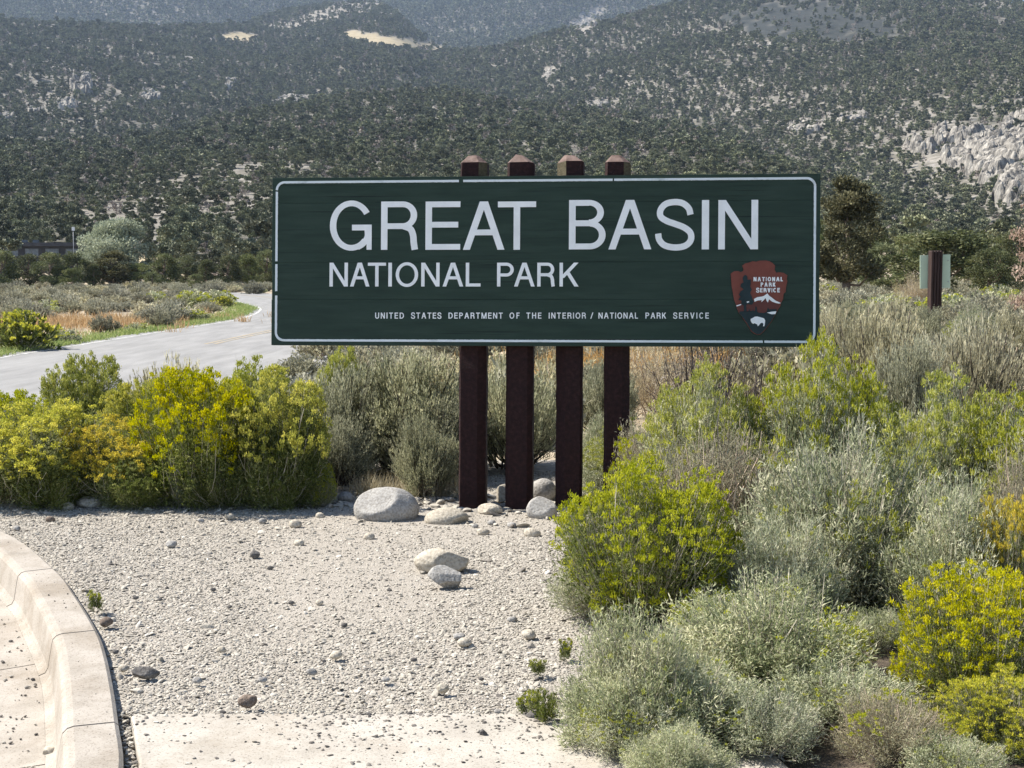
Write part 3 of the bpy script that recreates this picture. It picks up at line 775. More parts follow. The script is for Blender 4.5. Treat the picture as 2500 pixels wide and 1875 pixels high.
def ribbons(C, w0, w1, r):
    """C (n,k,3) centre lines -> flat ribbons turned at random, as two crossed strips"""
    n, k, _ = C.shape
    T = unit(np.gradient(C, axis=1))
    ref = unit(r.normal(size=(n, 1, 3)))
    A = unit(np.cross(T, np.broadcast_to(ref, T.shape))); Bv = np.cross(T, A)
    w = np.linspace(w0, w1, k)[None, :, None] if np.isscalar(w0) else (w0[:, None] + (w1 - w0)[:, None] * np.linspace(0, 1, k)[None])[..., None]
    # triangular tube
    ring = []
    for a in (0, 2.094, 4.189):
        ring.append(C + (A * math.cos(a) + Bv * math.sin(a)) * w)
    V = np.stack(ring, 2)                       # n,k,3,3
    idx = np.arange(n * k * 3).reshape(n, k, 3)
    q = []
    for j in range(3):
        j2_ = (j + 1) % 3
        q.append(np.stack([idx[:, :-1, j], idx[:, :-1, j2_], idx[:, 1:, j2_], idx[:, 1:, j]], -1).reshape(-1, 4))
    return V.reshape(-1, 3), np.concatenate(q)

def shrub(seed, Rr=0.5, H=0.6, lobes=12, shoots=900, leaves=26, ll=0.032, lw=0.0050, ls=0.45, spread=0.9, stem=0.0016, flower=0.0, fl_n=16, fl_r=0.022, fl_l=0.010, fl_w=0.006, fl_min=0.35, upright=0.35, lobe_r=0.42, bendy=0.7, alpha=(0.4, 1.35), woody=14, skirt=1.5, jit=0.030, kink=0.006, bare=0.6):
    """a mound of leafy shoots gathered in uneven lobes. Returns stems, foliage and flower arrays; all in metres"""
    r = np.random.default_rng(seed)
    ga = np.arange(lobes) * 2.39996 + r.uniform(0, 6)
    cphi = 1 - (np.arange(lobes) + 0.5) / lobes * (1 - math.cos(skirt))
    ph = np.arccos(np.clip(cphi, -1, 1)) + r.normal(0, 0.12, lobes)
    k = r.uniform(0.78, 1.12, lobes)
    out = np.stack([np.sin(ph) * np.cos(ga), np.sin(ph) * np.sin(ga), np.cos(ph)], 1)
    cen = np.stack([out[:, 0] * Rr * 0.66 * k, out[:, 1] * Rr * 0.66 * k, H * (0.17 + 0.50 * np.clip(out[:, 2], 0, 1)) * k], 1)
    lr = r.uniform(0.8, 1.2, lobes) * lobe_r
    li = r.integers(0, lobes, shoots)
    d = unit(r.normal(size=(shoots, 3)) + out[li] * 0.9 + np.array([0, 0, 0.45]))
    rad = r.random(shoots) ** 0.4
    tip = cen[li] + d * (lr[li] * rad)[:, None] * np.array([Rr, Rr, H * 0.85])
    tip[:, 2] = np.maximum(tip[:, 2], 0.04 * H)
    lobe_tint = r.normal(0, 0.16, lobes)[li]
    # fit the mound to the asked radius and height
    kr = Rr / np.percentile(np.abs(tip[:, :2]), 98.5); kh = H / np.percentile(tip[:, 2], 99.3)
    tip = tip * np.array([kr, kr, kh]); cen = cen * np.array([kr, kr, kh])
    base = np.stack([r.normal(0, 0.12 * Rr, shoots), r.normal(0, 0.12 * Rr, shoots), np.zeros(shoots)], 1) + tip * np.array([0.22, 0.22, 0])
    midp = base * 0.5 + np.stack([tip[:, 0] * (0.62 - upright * 0.2), tip[:, 1] * (0.62 - upright * 0.2), tip[:, 2] * (0.40)], 1) + r.normal(0, 0.05 * Rr, (shoots, 3))
    midp[:, 2] = np.maximum(midp[:, 2], 0.02)
    t = np.linspace(0, 1, 7)[None, :, None]
    C = base[:, None] * (1 - t) ** 2 + 2 * midp[:, None] * t * (1 - t) + tip[:, None] * t ** 2
    C = C + np.cumsum(r.normal(0, kink * Rr, C.shape) * (t > 0), axis=1) * (1.0 if kink > 0.01 else 1.0)
    sub = C[:, 2:]
    sv, sq = ribbons(sub[r.random(shoots) < bare], stem * 1.5, stem * 0.6, r)
    if woody:
        wb = C[r.choice(shoots, woody, replace=False)]
        wv, wq = ribbons(wb, stem * 5.5, stem * 1.4, r)
        sq = np.vstack([sq, wq + len(sv)]); sv = np.vstack([sv, wv])
    # leaves
    n = shoots * leaves
    tt = ls + (1 - ls) * r.random((shoots, leaves)) ** 0.8
    tt3 = tt[..., None]
    p = base[:, None] * (1 - tt3) ** 2 + 2 * midp[:, None] * tt3 * (1 - tt3) + tip[:, None] * tt3 ** 2
    T = unit(2 * (1 - tt3) * (midp - base)[:, None] + 2 * tt3 * (tip - midp)[:, None])
    p = p.reshape(-1, 3); T = T.reshape(-1, 3)
    perp = unit(np.cross(T, unit(r.normal(size=(n, 3)))))
    al = r.uniform(alpha[0], alpha[1], n)[:, None]
    p = p + perp * (np.abs(r.normal(0, 1, n)) * jit * Rr / 0.5)[:, None] * (0.4 + 0.9 * (1 - tt.reshape(-1)))[:, None]
    dd = unit(T * np.cos(al) + perp * np.sin(al) + np.array([0, 0, 0.15 + upright * 0.5]))
    side = unit(np.cross(dd, unit(r.normal(size=(n, 3)))))
    tint = np.clip(0.42 + np.repeat(lobe_tint, leaves) + r.normal(0, 0.25, n), 0, 1)
    lv, lq, lt, lti = leaf_strips(p, dd, side, ll * r.uniform(0.55, 1.25, n), lw * r.uniform(0.7, 1.3, n), r.normal(0, bendy, n), tint)
    fo = (lv, lq, lt, lti)
    fl = None
    if flower > 0:
        lobef = r.random(lobes) < flower
        zf = tip[:, 2] / H
        ok = (rad > 0.5) & (r.random(shoots) < np.where(lobef[li], 0.95, 0.04) * ss(fl_min - 0.15, fl_min + 0.15, zf))
        c = tip[ok]; m = len(c)
        if m:
            up = unit(unit(tip - midp)[ok] + np.array([0, 0, 0.8]))
            q = r.normal(size=(m, fl_n, 3)); q = unit(q) * (r.random((m, fl_n, 1)) ** 0.5) * fl_r
            q[..., 2] *= 0.6
            q += c[:, None]
            dirs = unit(up[:, None] + r.normal(0, 0.55, (m, fl_n, 3)))
            q = q.reshape(-1, 3); dirs = dirs.reshape(-1, 3); nn = len(q)
            sd = unit(np.cross(dirs, unit(r.normal(size=(nn, 3)))))
            ti = np.clip(np.repeat(0.5 + r.normal(0, 0.2, m), fl_n) + r.normal(0, 0.15, nn), 0, 1)
            fl = leaf_strips(q, dirs, sd, fl_l * r.uniform(0.6, 1.3, nn), fl_w * r.uniform(0.7, 1.3, nn), r.normal(0, 0.4, nn), ti)
    return (sv, sq), fo, fl
def shrub_meshes(name, stem_mat, leaf_m, flower_m, **k):
    (sv, sq), fo, fl = shrub(**k)
    out = {"stems": make_mesh(name + "_stems", sv, quads=sq, mat=stem_mat),
           "foliage": make_mesh(name + "_foliage", fo[0], quads=fo[1], tris=fo[2], mat=leaf_m, attr={"tint": fo[3]})}
    if fl is not None:
        out["flowers"] = make_mesh(name + "_flowers", fl[0], quads=fl[1], tris=fl[2], mat=flower_m, attr={"tint": fl[3]})
    return out
def place(name, meshes, x, y, z, rot, s, label, cat="shrub", group=None, swap=None):
    """one shrub: an empty at its base with the parts as children"""
    root = empty(name, (x, y, z), rot, label=label, cat=cat, group=group)
    root.scale = s if hasattr(s, '__len__') else (s, s, s)
    for k, me in meshes.items():
        o = obj(k, me, root, kind="stuff" if k in ("flowers", "foliage") else None)
        if swap and k in swap:
            o.material_slots[0].link = 'OBJECT'; o.material_slots[0].material = swap[k]
    return root

# prototypes (unit: radius 0.5 m, height 0.6 m unless stated)
PR = {}
PR['near_grey1'] = shrub_meshes("rabbitbrush_grey", M['stem_grey'], M['leaf_grey'], M['flower_lime'], seed=31, kink=0.014, jit=0.04, ls=0.3, upright=0.15, shoots=1300, leaves=28, lobes=24, lobe_r=0.32, woody=40, flower=0.28, ll=0.034, lw=0.0052, fl_n=16, fl_r=0.020, fl_l=0.016, fl_w=0.0045, bendy=0.8)
PR['near_grey2'] = shrub_meshes("rabbitbrush_grey_b", M['stem_grey'], M['leaf_grey'], M['flower_lime'], seed=32, kink=0.014, jit=0.04, ls=0.3, upright=0.15, shoots=1300, leaves=28, lobes=20, lobe_r=0.34, woody=40, flower=0.10, ll=0.036, lw=0.0052, fl_n=16, fl_r=0.020, fl_l=0.016, fl_w=0.0045, bendy=0.8)
PR['near_lime'] = shrub_meshes("rabbitbrush_lime", M['stem_grey'], M['leaf_green'], M['flower_lime'], seed=33, shoots=1600, leaves=24, lobes=26, lobe_r=0.30, ls=0.3, upright=0.15, jit=0.04, kink=0.012, flower=0.95, ll=0.026, lw=0.0048, fl_n=24, fl_r=0.022, fl_l=0.015, fl_w=0.005, fl_min=0.1, bendy=0.6)
PR['near_tops'] = shrub_meshes("rabbitbrush_tops", M['stem_grey'], M['leaf_grey'], M['flower_lime'], seed=34, shoots=1500, leaves=28, lobes=24, lobe_r=0.32, ls=0.35, kink=0.012, jit=0.04, flower=0.9, ll=0.032, lw=0.0050, fl_n=22, fl_r=0.024, fl_l=0.016, fl_w=0.0055, fl_min=0.55, bendy=0.7)
PR['flower1'] = shrub_meshes("rabbitbrush_bloom", M['stem_grey'], M['leaf_green'], M['flower_yellow'], seed=35, shoots=1300, leaves=34, lobes=26, lobe_r=0.28, ls=0.25, upright=-0.15, bare=0.2, jit=0.06, kink=0.022, woody=6, flower=0.85, ll=0.030, lw=0.004, fl_n=30, fl_r=0.028, fl_l=0.012, fl_w=0.009, fl_min=0.35)
PR['flower2'] = shrub_meshes("rabbitbrush_bloom_b", M['stem_grey'], M['leaf_green'], M['flower_yellow'], seed=36, shoots=1300, leaves=34, lobes=22, lobe_r=0.30, ls=0.25, upright=-0.15, bare=0.2, jit=0.06, kink=0.022, woody=6, flower=0.75, ll=0.030, lw=0.004, fl_n=30, fl_r=0.030, fl_l=0.012, fl_w=0.009, fl_min=0.45)
PR['sage1'] = shrub_meshes("sagebrush", M['stem_dark'], M['leaf_sage'], None, seed=37, shoots=900, leaves=46, lobes=24, lobe_r=0.30, jit=0.022, ll=0.024, lw=0.0062, ls=0.45, upright=0.6, alpha=(0.2, 0.9), bendy=0.3, stem=0.002, woody=34)
PR['sage2'] = shrub_meshes("sagebrush_b", M['stem_dark'], M['leaf_sage'], None, seed=38, shoots=900, leaves=44, lobes=19, lobe_r=0.32, jit=0.022, ll=0.024, lw=0.0062, ls=0.5, upright=0.75, alpha=(0.2, 0.9), bendy=0.3, stem=0.002, woody=40)
PR['near_dry'] = shrub_meshes("rabbitbrush_dry", M['stem_tan'], M['leaf_seed'], M['flower_lime'], seed=44, shoots=1100, leaves=16, lobes=20, lobe_r=0.34, flower=0.15, ll=0.034, lw=0.0045, fl_n=20, fl_r=0.022, fl_l=0.016, fl_w=0.005, bendy=0.9, woody=60, stem=0.0018, kink=0.03)
PR['near_open'] = shrub_meshes("rabbitbrush_open", M['stem_grey'], M['leaf_grey'], M['flower_lime'], seed=45, shoots=520, leaves=30, lobes=16, lobe_r=0.36, flower=0.12, ll=0.040, lw=0.0055, fl_n=20, fl_r=0.022, fl_l=0.016, fl_w=0.005, bendy=0.9, woody=60, stem=0.0018, kink=0.025, ls=0.45, jit=0.05)
PR['seed1'] = shrub_meshes("rabbitbrush_seed", M['stem_dark'], M['leaf_seed'], None, seed=39, shoots=620, leaves=34, lobes=18, lobe_r=0.34, jit=0.02, ll=0.032, lw=0.006, ls=0.5, upright=0.8, alpha=(0.15, 0.7), bendy=0.3, stem=0.0022, woody=50)
PR['dead'] = shrub_meshes("bare_shrub", M['stem_dark'], M['dead_tree'], None, seed=40, shoots=520, leaves=6, lobes=12, ll=0.05, lw=0.003, ls=0.5, upright=-0.6, bendy=0.5, stem=0.0024, woody=26, kink=0.06)
PR['tan'] = shrub_meshes("dry_shrub", M['stem_tan'], M['straw'], None, seed=41, shoots=700, leaves=14, lobes=14, ll=0.045, lw=0.004, ls=0.4, upright=-0.2, bendy=0.5, stem=0.0018, woody=20, kink=0.05)
PR['red'] = shrub_meshes("red_shrub", M['stem_red'], M['dead_tree'], None, seed=42, shoots=600, leaves=10, lobes=12, ll=0.04, lw=0.004, ls=0.55, upright=0.3, bendy=0.3, stem=0.0024, woody=30, Rr=0.5, H=0.8)
PR['weed'] = shrub_meshes("weed", M['stem_grey'], M['leaf_green'], M['flower_lime'], seed=43, Rr=0.5, H=0.7, shoots=70, leaves=26, lobes=7, ll=0.11, lw=0.022, ls=0.25, flower=0.5, fl_n=14, fl_r=0.09, fl_l=0.07, fl_w=0.03, stem=0.008, woody=0)

def bush(key, u0, u1, vt, vb, y=None, z=0.0, label="", rot=0.0, cat="shrub", group=None, name=None, swap=None, depth_scale=1.0):
    """fit a prototype to the photo rectangle u0..u1, vt..vb; vb is where its base meets the ground at height z"""
    u = (u0 + u1) / 2
    if y is None:
        x, y = ground_pt(u, vb, z)
        w = (u1 - u0) / F * y
        y += w * 0.28                               # the front skirt touches at vb
        x = (u - 1250) / F * y
    else:
        x = (u - 1250) / F * y
    w = (u1 - u0) / F * y
    h = at_depth(u, vt, y)[2] - z
    H0 = {'red': 0.8, 'weed': 0.7}.get(key, 0.6)
    w *= 1.1
    nm = name or {'near': 'rabbitbrush', 'flow': 'rabbitbrush', 'sage': 'sagebrush', 'seed': 'rabbitbrush', 'dead': 'bare_shrub', 'tan': 'dry_shrub', 'red': 'dry_shrub', 'weed': 'weed'}[key[:4] if key[:4] in ('near', 'flow', 'sage', 'seed', 'dead', 'weed') else key]
    return place(nm, PR[key], x, y, z, rot, (w / 1.0, w / 1.0 * depth_scale, h / (H0 * 1.03)), label, cat, group, swap)

gold = {"flowers": M['flower_gold']}
lime = {"flowers": M['flower_lime']}
# left of the sign
bush('flower1', -110, 260, 985, 1240, label="yellow flowering rabbitbrush at the far left behind the kerb", rot=0.5)
bush('flower2', 150, 430, 1020, 1238, label="low rabbitbrush with deep yellow flower heads, above the white rock", rot=2.1, swap=gold)
bush('flower1', 330, 640, 900, 1242, label="tall dark centred rabbitbrush with yellow crown in the middle of the left thicket", rot=3.3)
bush('flower2', 510, 800, 905, 1240, label="yellow rabbitbrush at the right end of the left thicket beside the sagebrush", rot=4.4)
bush('flower1', 110, 305, 868, 1150, y=9.6, z=-0.1, label="upright lime-green rabbitbrush against the road behind the thicket", rot=1.2, swap=lime)
bush('seed1', 285, 540, 858, 1150, y=9.9, z=-0.1, label="pale feathery shrub against the road behind the yellow thicket", rot=0.3)
bush('flower2', 520, 700, 880, 1150, y=9.7, z=-0.1, label="lime-topped rabbitbrush just behind the thicket, under the sign's left end", rot=5.4, swap=lime)
bush('flower1', -60, 130, 955, 1180, y=9.0, z=-0.05, label="lime-green rabbitbrush rising behind the far left bush", rot=2.7, swap=lime)
bush('near_lime', 735, 815, 1130, 1240, label="small lime sprout leaning out at the right foot of the yellow thicket", rot=0.9)
bush('near_grey2', 225, 345, 1145, 1236, label="small grey-leaved plant in front of the yellow thicket", rot=1.9)
bush('near_grey1', 380, 500, 1070, 1240, label="grey-green leafy branch low in the middle of the yellow thicket", rot=4.0)
bush('sage1', 690, 960, 880, 1222, y=8.75, label="grey-green sagebrush filling the gap under the sign's left half", rot=0.7)
bush('sage2', 840, 1170, 845, 1218, y=8.9, label="tall sagebrush with dark branches directly left of the first post", rot=2.2)
bush('sage1', 960, 1110, 1010, 1216, label="small pale sagebrush tuft in front of the tall one beside the first post", rot=3.9)
bush('sage2', 1120, 1380, 900, 1205, y=9.1, label="sagebrush seen between the sign posts", rot=5.0)
bush('sage1', 1150, 1300, 860, 1150, y=11.5, z=-0.15, label="sagebrush farther back between the first and third posts", rot=1.0)
bush('flower2', 770, 900, 845, 1100, y=10.6, z=-0.1, label="yellow-topped rabbitbrush peeping out below the sign's lower edge", rot=3.0, swap=lime)
bush('flower2', 20, 200, 1090, 1246, label="low dark rabbitbrush filling the foot of the far left thicket", rot=0.2, swap={"flowers": M['leaf_green']})  # flowers of this low row go leaf green: shade at the foot, as colour
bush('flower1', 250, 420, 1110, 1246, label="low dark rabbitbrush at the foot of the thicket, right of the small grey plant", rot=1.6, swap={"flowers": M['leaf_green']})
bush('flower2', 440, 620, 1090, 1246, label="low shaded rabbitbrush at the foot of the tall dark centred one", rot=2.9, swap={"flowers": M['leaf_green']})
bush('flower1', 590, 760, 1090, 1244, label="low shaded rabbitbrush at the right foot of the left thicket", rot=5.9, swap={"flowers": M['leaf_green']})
bush('flower1', 230, 420, 930, 1200, y=8.5, label="lime-yellow rabbitbrush in the second row of the left thicket", rot=5.5)
bush('sage2', 700, 900, 1010, 1224, y=8.3, label="dense sagebrush directly right of the yellow thicket", rot=4.1)
bush('sage1', 930, 1180, 960, 1215, y=8.6, label="pale sagebrush low behind the first post", rot=0.1)
# right of the sign, front to back
bush('near_lime', 1368, 1800, 1130, 1545, label="bright lime-green rabbitbrush in front of the right sign post", rot=0.4)
bush('near_grey2', 1360, 1640, 1290, 1600, y=5.15, label="grey-green bush below the lime bush at the gravel edge", rot=5.2)
bush('near_grey2', 1375, 1760, 1480, 1830, label="silvery grey bush spilling over the pavement corner", rot=1.1)
bush('near_grey1', 1640, 2130, 1400, 1890, y=4.35, label="large grey-green bush at the bottom centre-right with lime tips", rot=2.5)
bush('near_grey2', 1500, 1950, 1620, 1960, y=3.85, label="lowest silvery bush at the bottom edge, right of the slab", rot=3.6)
bush('near_open', 1900, 2260, 1600, 2000, y=3.95, label="grey bush at the bottom edge beside the yellow-green bush", rot=0.2)
bush('near_lime', 2215, 2620, 1385, 2000, y=4.1, label="big yellow-green bush in the bottom right corner", rot=1.7, swap={"flowers": M['flower_yellow']})
bush('near_lime', 2395, 2600, 1205, 1500, y=5.0, label="orange-yellow flowering bush at the right edge, half way up", rot=2.9, swap=gold)
bush('near_dry', 1560, 1960, 1010, 1500, y=6.1, label="large silvery bush right of the lime bush and behind it", rot=4.6)
bush('near_tops', 1570, 1890, 890, 1400, y=6.9, label="lime-topped bush under the sign's lower edge, next to the dark bare shrub", rot=0.8)
bush('near_tops', 1830, 2180, 828, 1400, y=6.9, label="tall lime-topped bush touching the sign's lower right corner", rot=3.8)
bush('near_grey1', 1840, 2300, 1020, 1600, y=5.5, label="wide silvery bush in the middle of the right thicket", rot=1.4)
bush('near_tops', 2120, 2500, 915, 1450, y=6.4, label="lime-topped bush right of centre in the right thicket", rot=5.1)
bush('near_tops', 2320, 2680, 960, 1500, y=6.2, label="lime-topped bush at the right edge of the thicket", rot=2.0)
bush('near_grey2', 2180, 2520, 1150, 1650, y=5.1, label="dull grey bush above the orange-yellow one at the right", rot=0.0)
bush('near_dry', 1500, 1720, 1010, 1350, y=7.3, label="pale bush directly right of the fourth sign post", rot=2.4)
# lower gaps of the right thicket
bush('near_open', 1640, 1900, 1400, 1700, y=5.0, label="grey-green bush tucked behind the lime bush, right of its foot", rot=0.9)
bush('near_grey2', 1780, 2060, 1240, 1600, y=5.0, label="silvery bush right of the bright lime bush", rot=1.9)
bush('near_dry', 2060, 2360, 1680, 2050, y=3.65, label="low twiggy bush at the bottom edge left of the corner", rot=2.7)
bush('near_grey1', 1420, 1700, 1640, 1960, y=3.75, label="low grey bush at the bottom edge touching the slab", rot=4.7)
bush('near_dry', 1700, 1990, 1080, 1450, y=6.3, label="pale bush above and right of the lime bush", rot=5.7)
bush('near_dry', 2400, 2680, 1080, 1500, y=5.6, label="grey bush at the right edge above the orange-yellow one", rot=1.7)
bush('near_tops', 1400, 1640, 1060, 1300, y=7.9, label="pale lime bush at the foot of the fourth sign post, behind the bright lime one", rot=2.0)
bush('near_tops', 2030, 2240, 940, 1300, y=7.4, label="lime-topped bush in the dip between the two tall lime-topped ones", rot=0.3)
bush('near_grey1', 1420, 1560, 980, 1200, y=8.6, label="blue-grey bush seen just right of the fourth post above the lime bush", rot=1.1)
bush('near_lime', 2330, 2640, 1640, 2150, y=3.7, label="yellow-green bush cut off by the bottom right corner of the view", rot=4.0, swap={"flowers": M['flower_yellow']})
bush('near_open', 2220, 2480, 1780, 2150, y=3.5, label="low twiggy grey bush under the yellow-green corner bushes", rot=0.5)
bush('near_grey2', 1540, 1800, 1760, 2050, y=3.5, label="lowest grey sprays at the bottom edge beside the slab", rot=3.0)
bush('near_open', 1740, 2040, 1660, 2000, y=3.72, label="low open twiggy bush at the middle of the bottom edge of the thicket", rot=5.9)
bush('near_dry', 2010, 2200, 1640, 1900, y=4.0, label="dry twiggy tuft in the dark gap left of the corner bush", rot=1.9)
bush('near_open', 2070, 2250, 1470, 1760, y=4.7, label="shaded open bush in the dark gap above the dry twiggy tuft", rot=0.9)
# behind the right thicket
bush('dead', 1600, 1880, 800, 1050, y=10.2, label="dark bare shrub with twisted branches under the sign's right end", rot=0.6)
bush('tan', 1500, 1760, 800, 1020, y=12.0, label="tan leafless shrub behind the dark bare shrub", rot=1.6)
bush('sage1', 1400, 1560, 870, 1080, y=11.0, label="blue-grey sagebrush right of the fourth post", rot=2.6)
bush('seed1', 2010, 2290, 730, 1010, y=11.5, label="tall straw-green shrub right of the sign, below the small sign post", rot=0.2)
bush('seed1', 2230, 2520, 765, 1060, y=10.5, label="tall straw-green shrub at the right edge above the lime bushes", rot=2.2)
bush('sage2', 2120, 2330, 810, 1060, y=9.6, label="dark stemmed sagebrush in front of the straw-green shrubs", rot=3.2)
bush('seed1', 1960, 2160, 740, 960, y=15.0, label="straw-green shrub touching the sign's right edge", rot=4.2)
bush('sage1', 1990, 2110, 880, 1080, y=9.0, label="small sagebrush behind the lime-topped bush at the sign corner", rot=5.2)
bush('seed1', 2080, 2260, 712, 800, y=21.0, label="straw-green shrub left of the small sign post, hiding its foot", rot=1.1)
bush('sage1', 2200, 2330, 742, 830, y=20.0, label="pale sagebrush right in front of the small sign post", rot=2.1)
bush('near_grey1', 2320, 2450, 730, 830, y=19.0, label="grey-green shrub right of the small sign post with lime tips", rot=3.1)
bush('seed1', 2400, 2560, 745, 850, y=17.0, label="straw-coloured shrub at the right edge level with the small sign's foot", rot=4.1)
bush('sage2', 2010, 2130, 725, 820, y=19.5, label="sagebrush at the sign's right edge below the tall pine", rot=5.1)
bush('sage1', 2290, 2420, 770, 900, y=14.0, label="olive sagebrush between the small sign and the lime bushes", rot=0.1)
bush('seed1', 2130, 2290, 770, 900, y=14.5, label="straw-green shrub two rows in front of the small sign", rot=0.6)
# weeds
bush('weed', 198, 232, 1442, 1492, label="small green weed growing against the kerb", rot=0.3, cat="weed", swap=lime)
bush('weed', 1296, 1334, 1608, 1650, label="little lime weed on the gravel, upper one by the grey bush", rot=1.3, cat="weed")
bush('weed', 1268, 1330, 1682, 1748, label="lime weed with a dark stone beneath it at the slab corner", rot=2.3, cat="weed")
bush('weed', 1310, 1365, 1690, 1768, label="green weed right beside the lime weed at the slab corner", rot=3.3, cat="weed", swap={"flowers": M['leaf_green']})
bush('weed', 1368, 1398, 1560, 1612, label="little lime sprout at the left edge of the silvery bush", rot=4.3, cat="weed")

# ------------------------------------------------------------------ grasses
def blades(name, pts, h, w, lean, mat, seed, zf):
    r = np.random.default_rng(seed)
    n = len(pts)
    base = np.column_stack([pts, zf(pts[:, 0], pts[:, 1])])
    d = unit(np.column_stack([r.normal(0, lean, n), r.normal(0, lean, n), np.ones(n)]))
    side = unit(np.cross(d, unit(r.normal(size=(n, 3)))))
    V, q, t, ti = leaf_strips(base, d, side, h * r.uniform(0.5, 1.2, n), np.full(n, w), r.normal(0, 0.5, n), np.clip(r.normal(0.5, 0.22, n), 0, 1))
    return obj(name, make_mesh(name, V, quads=q, tris=t, mat=mat, attr={"tint": ti}), kind="stuff")
def clumps(cx, cy, n, k, sx, sy, cs, seed):
    r = np.random.default_rng(seed)
    c = np.column_stack([r.normal(cx, sx, n), r.normal(cy, sy, n)])
    return (c[:, None] + r.normal(0, cs, (n, k, 2))).reshape(-1, 2)
zfun = lambda x, y: terrain(x, y, False) - 0.01
x, y = ground_pt(220, 792, -0.75)
blades("dry_grass", np.vstack([clumps(x, y, 170, 26, 2.6, 3.6, 0.16, 1)]), 0.42, 0.022, 0.3, M['dry_grass'], 4, zfun)
xg, yg = ground_pt(1530, 915, 0)
blades("dry_grass", np.vstack([clumps(xg, yg + 1, 120, 26, 0.55, 1.6, 0.08, 3), clumps(2.2, 24, 60, 26, 1.6, 3, 0.12, 5)]), 0.38, 0.010, 0.3, M['dry_grass'], 6, zfun)
# verge beside the road line
idx = np.where((left_edge[:, 1] > 8) & (left_edge[:, 1] < 100))[0]
rv = np.random.default_rng(8)
ii = rv.choice(idx, 900)
off = -0.25 - np.abs(rv.normal(0, 0.75, 900))
pv = np.array([offset_path(left_edge, o_)[i_] for i_, o_ in zip(ii[:0], off[:0])]) if False else None
Tt = np.gradient(left_edge, axis=0); Tt /= np.linalg.norm(Tt, axis=1)[:, None]
cv = left_edge[ii] + np.stack([Tt[ii, 1], -Tt[ii, 0]], 1) * off[:, None] + rv.normal(0, 0.9, (900, 1)) * Tt[ii]
blades("verge_grass", (cv[:, None] + rv.normal(0, 0.12, (900, 22, 2))).reshape(-1, 2), 0.20, 0.02, 0.45, M['verge'], 9, zfun)
blades("straw_grass", np.vstack([clumps(-0.75, 7.95, 10, 60, 0.22, 0.08, 0.05, 11), clumps(-0.45, 8.0, 8, 50, 0.12, 0.08, 0.04, 12), clumps(-2.95, 7.75, 14, 40, 0.2, 0.1, 0.05, 13)]), 0.16, 0.004, 0.5, M['straw'], 14, lambda x, y: np.zeros_like(x))
pts = np.column_stack([rng.uniform(-50, -8, 9000), rng.uniform(30, 140, 9000)])
dline = np.abs(pts[:, 0] - np.interp(pts[:, 1], left_edge[:120, 1], left_edge[:120, 0]))
pts = pts[(pts[:, 0] < np.interp(pts[:, 1], left_edge[:, 1], left_edge[:, 0]) - 1.0) & (pts[:, 1] < 88)]
blades("field_grass", pts, 0.3, 0.03, 0.4, M['straw'], 15, zfun)
pts = np.column_stack([rng.uniform(1, 40, 9000), rng.uniform(11, 90, 9000)])
pts = pts[np.abs(pts[:, 0]) < 0.45 * pts[:, 1] + 2]
blades("field_grass", pts, 0.28, 0.015, 0.4, M['straw'], 16, zfun)

# ------------------------------------------------------------------ brush fields (mid distance)
def lite(name, leaf_m, stem_m, flower_m=None, **k):
    d = dict(shoots=190, leaves=13, lobes=11, ll=0.075, lw=0.022, ls=0.45, stem=0.004, woody=10, upright=0.6, alpha=(0.2, 0.9), bendy=0.3)
    d.update(k)
    return shrub_meshes(name, stem_m, leaf_m, flower_m, **d)
LT = [lite("field_sage", M['leaf_field'], M['stem_dark'], seed=61), lite("field_sage_b", M['leaf_field'], M['stem_dark'], seed=62, lobes=8, lobe_r=0.5), lite("field_sage_c", M['leaf_field'], M['stem_dark'], seed=63, lobes=14)]
LS = [lite("field_seed", M['leaf_seed'], M['stem_tan'], seed=64), lite("field_seed_b", M['leaf_seed'], M['stem_tan'], seed=65, lobes=8)]
LF = [lite("field_bloom", M['leaf_green'], M['stem_grey'], M['flower_yellow'], seed=66, flower=0.8, fl_n=10, fl_r=0.05, fl_l=0.05, fl_w=0.03, fl_min=0.3), lite("field_bloom_b", M['leaf_grey'], M['stem_grey'], M['flower_lime'], seed=67, flower=0.7, fl_n=10, fl_r=0.05, fl_l=0.05, fl_w=0.03, fl_min=0.4)]
def field_plant(name, meshes, u, vb, wpx, hpx, z, label, group=None, cat="shrub", rot=None):
    x, y = ground_pt(u, vb, z)
    w, h = wpx / F * y, hpx / F * y
    return place(name, meshes, x, y + w * 0.2, float(zfun(x, y)), rng.uniform(0, 6.28) if rot is None else rot, (w, w, h / 0.58), label, cat, group)
Zl = -0.75
field_plant("rabbitbrush", LF[0], 45, 858, 190, 96, Zl, "large yellow-topped bush at the left edge across the road")
field_plant("rabbitbrush", LF[1], 150, 840, 90, 40, Zl, "grey-green bush right of the large yellow-topped bush across the road")
field_plant("sagebrush", LT[0], 250, 812, 80, 42, Zl, "round sagebrush standing in the orange grass across the road")
field_plant("sagebrush", LT[1], 178, 766, 60, 34, Zl, "brownish round sagebrush behind the orange grass, left one of two")
field_plant("sagebrush", LT[2], 225, 772, 72, 42, Zl, "brownish round sagebrush behind the orange grass, right one of two")
field_plant("sagebrush", LT[0], 395, 802, 70, 48, Zl, "dark sagebrush with yellow tops behind it near the road line")
field_plant("rabbitbrush", LF[1], 400, 775, 90, 34, Zl, "yellow-green bush just above the dark sagebrush near the road line")
field_plant("rabbitbrush", LF[1], 470, 785, 80, 34, Zl, "yellow-green bush on the verge before the bend")
field_plant("rabbitbrush", LF[0], 540, 752, 60, 28, Zl, "yellow bush at the inside of the road bend")
field_plant("rabbitbrush", LF[1], 330, 810, 60, 22, Zl, "low pale bush between the orange grass and the verge")
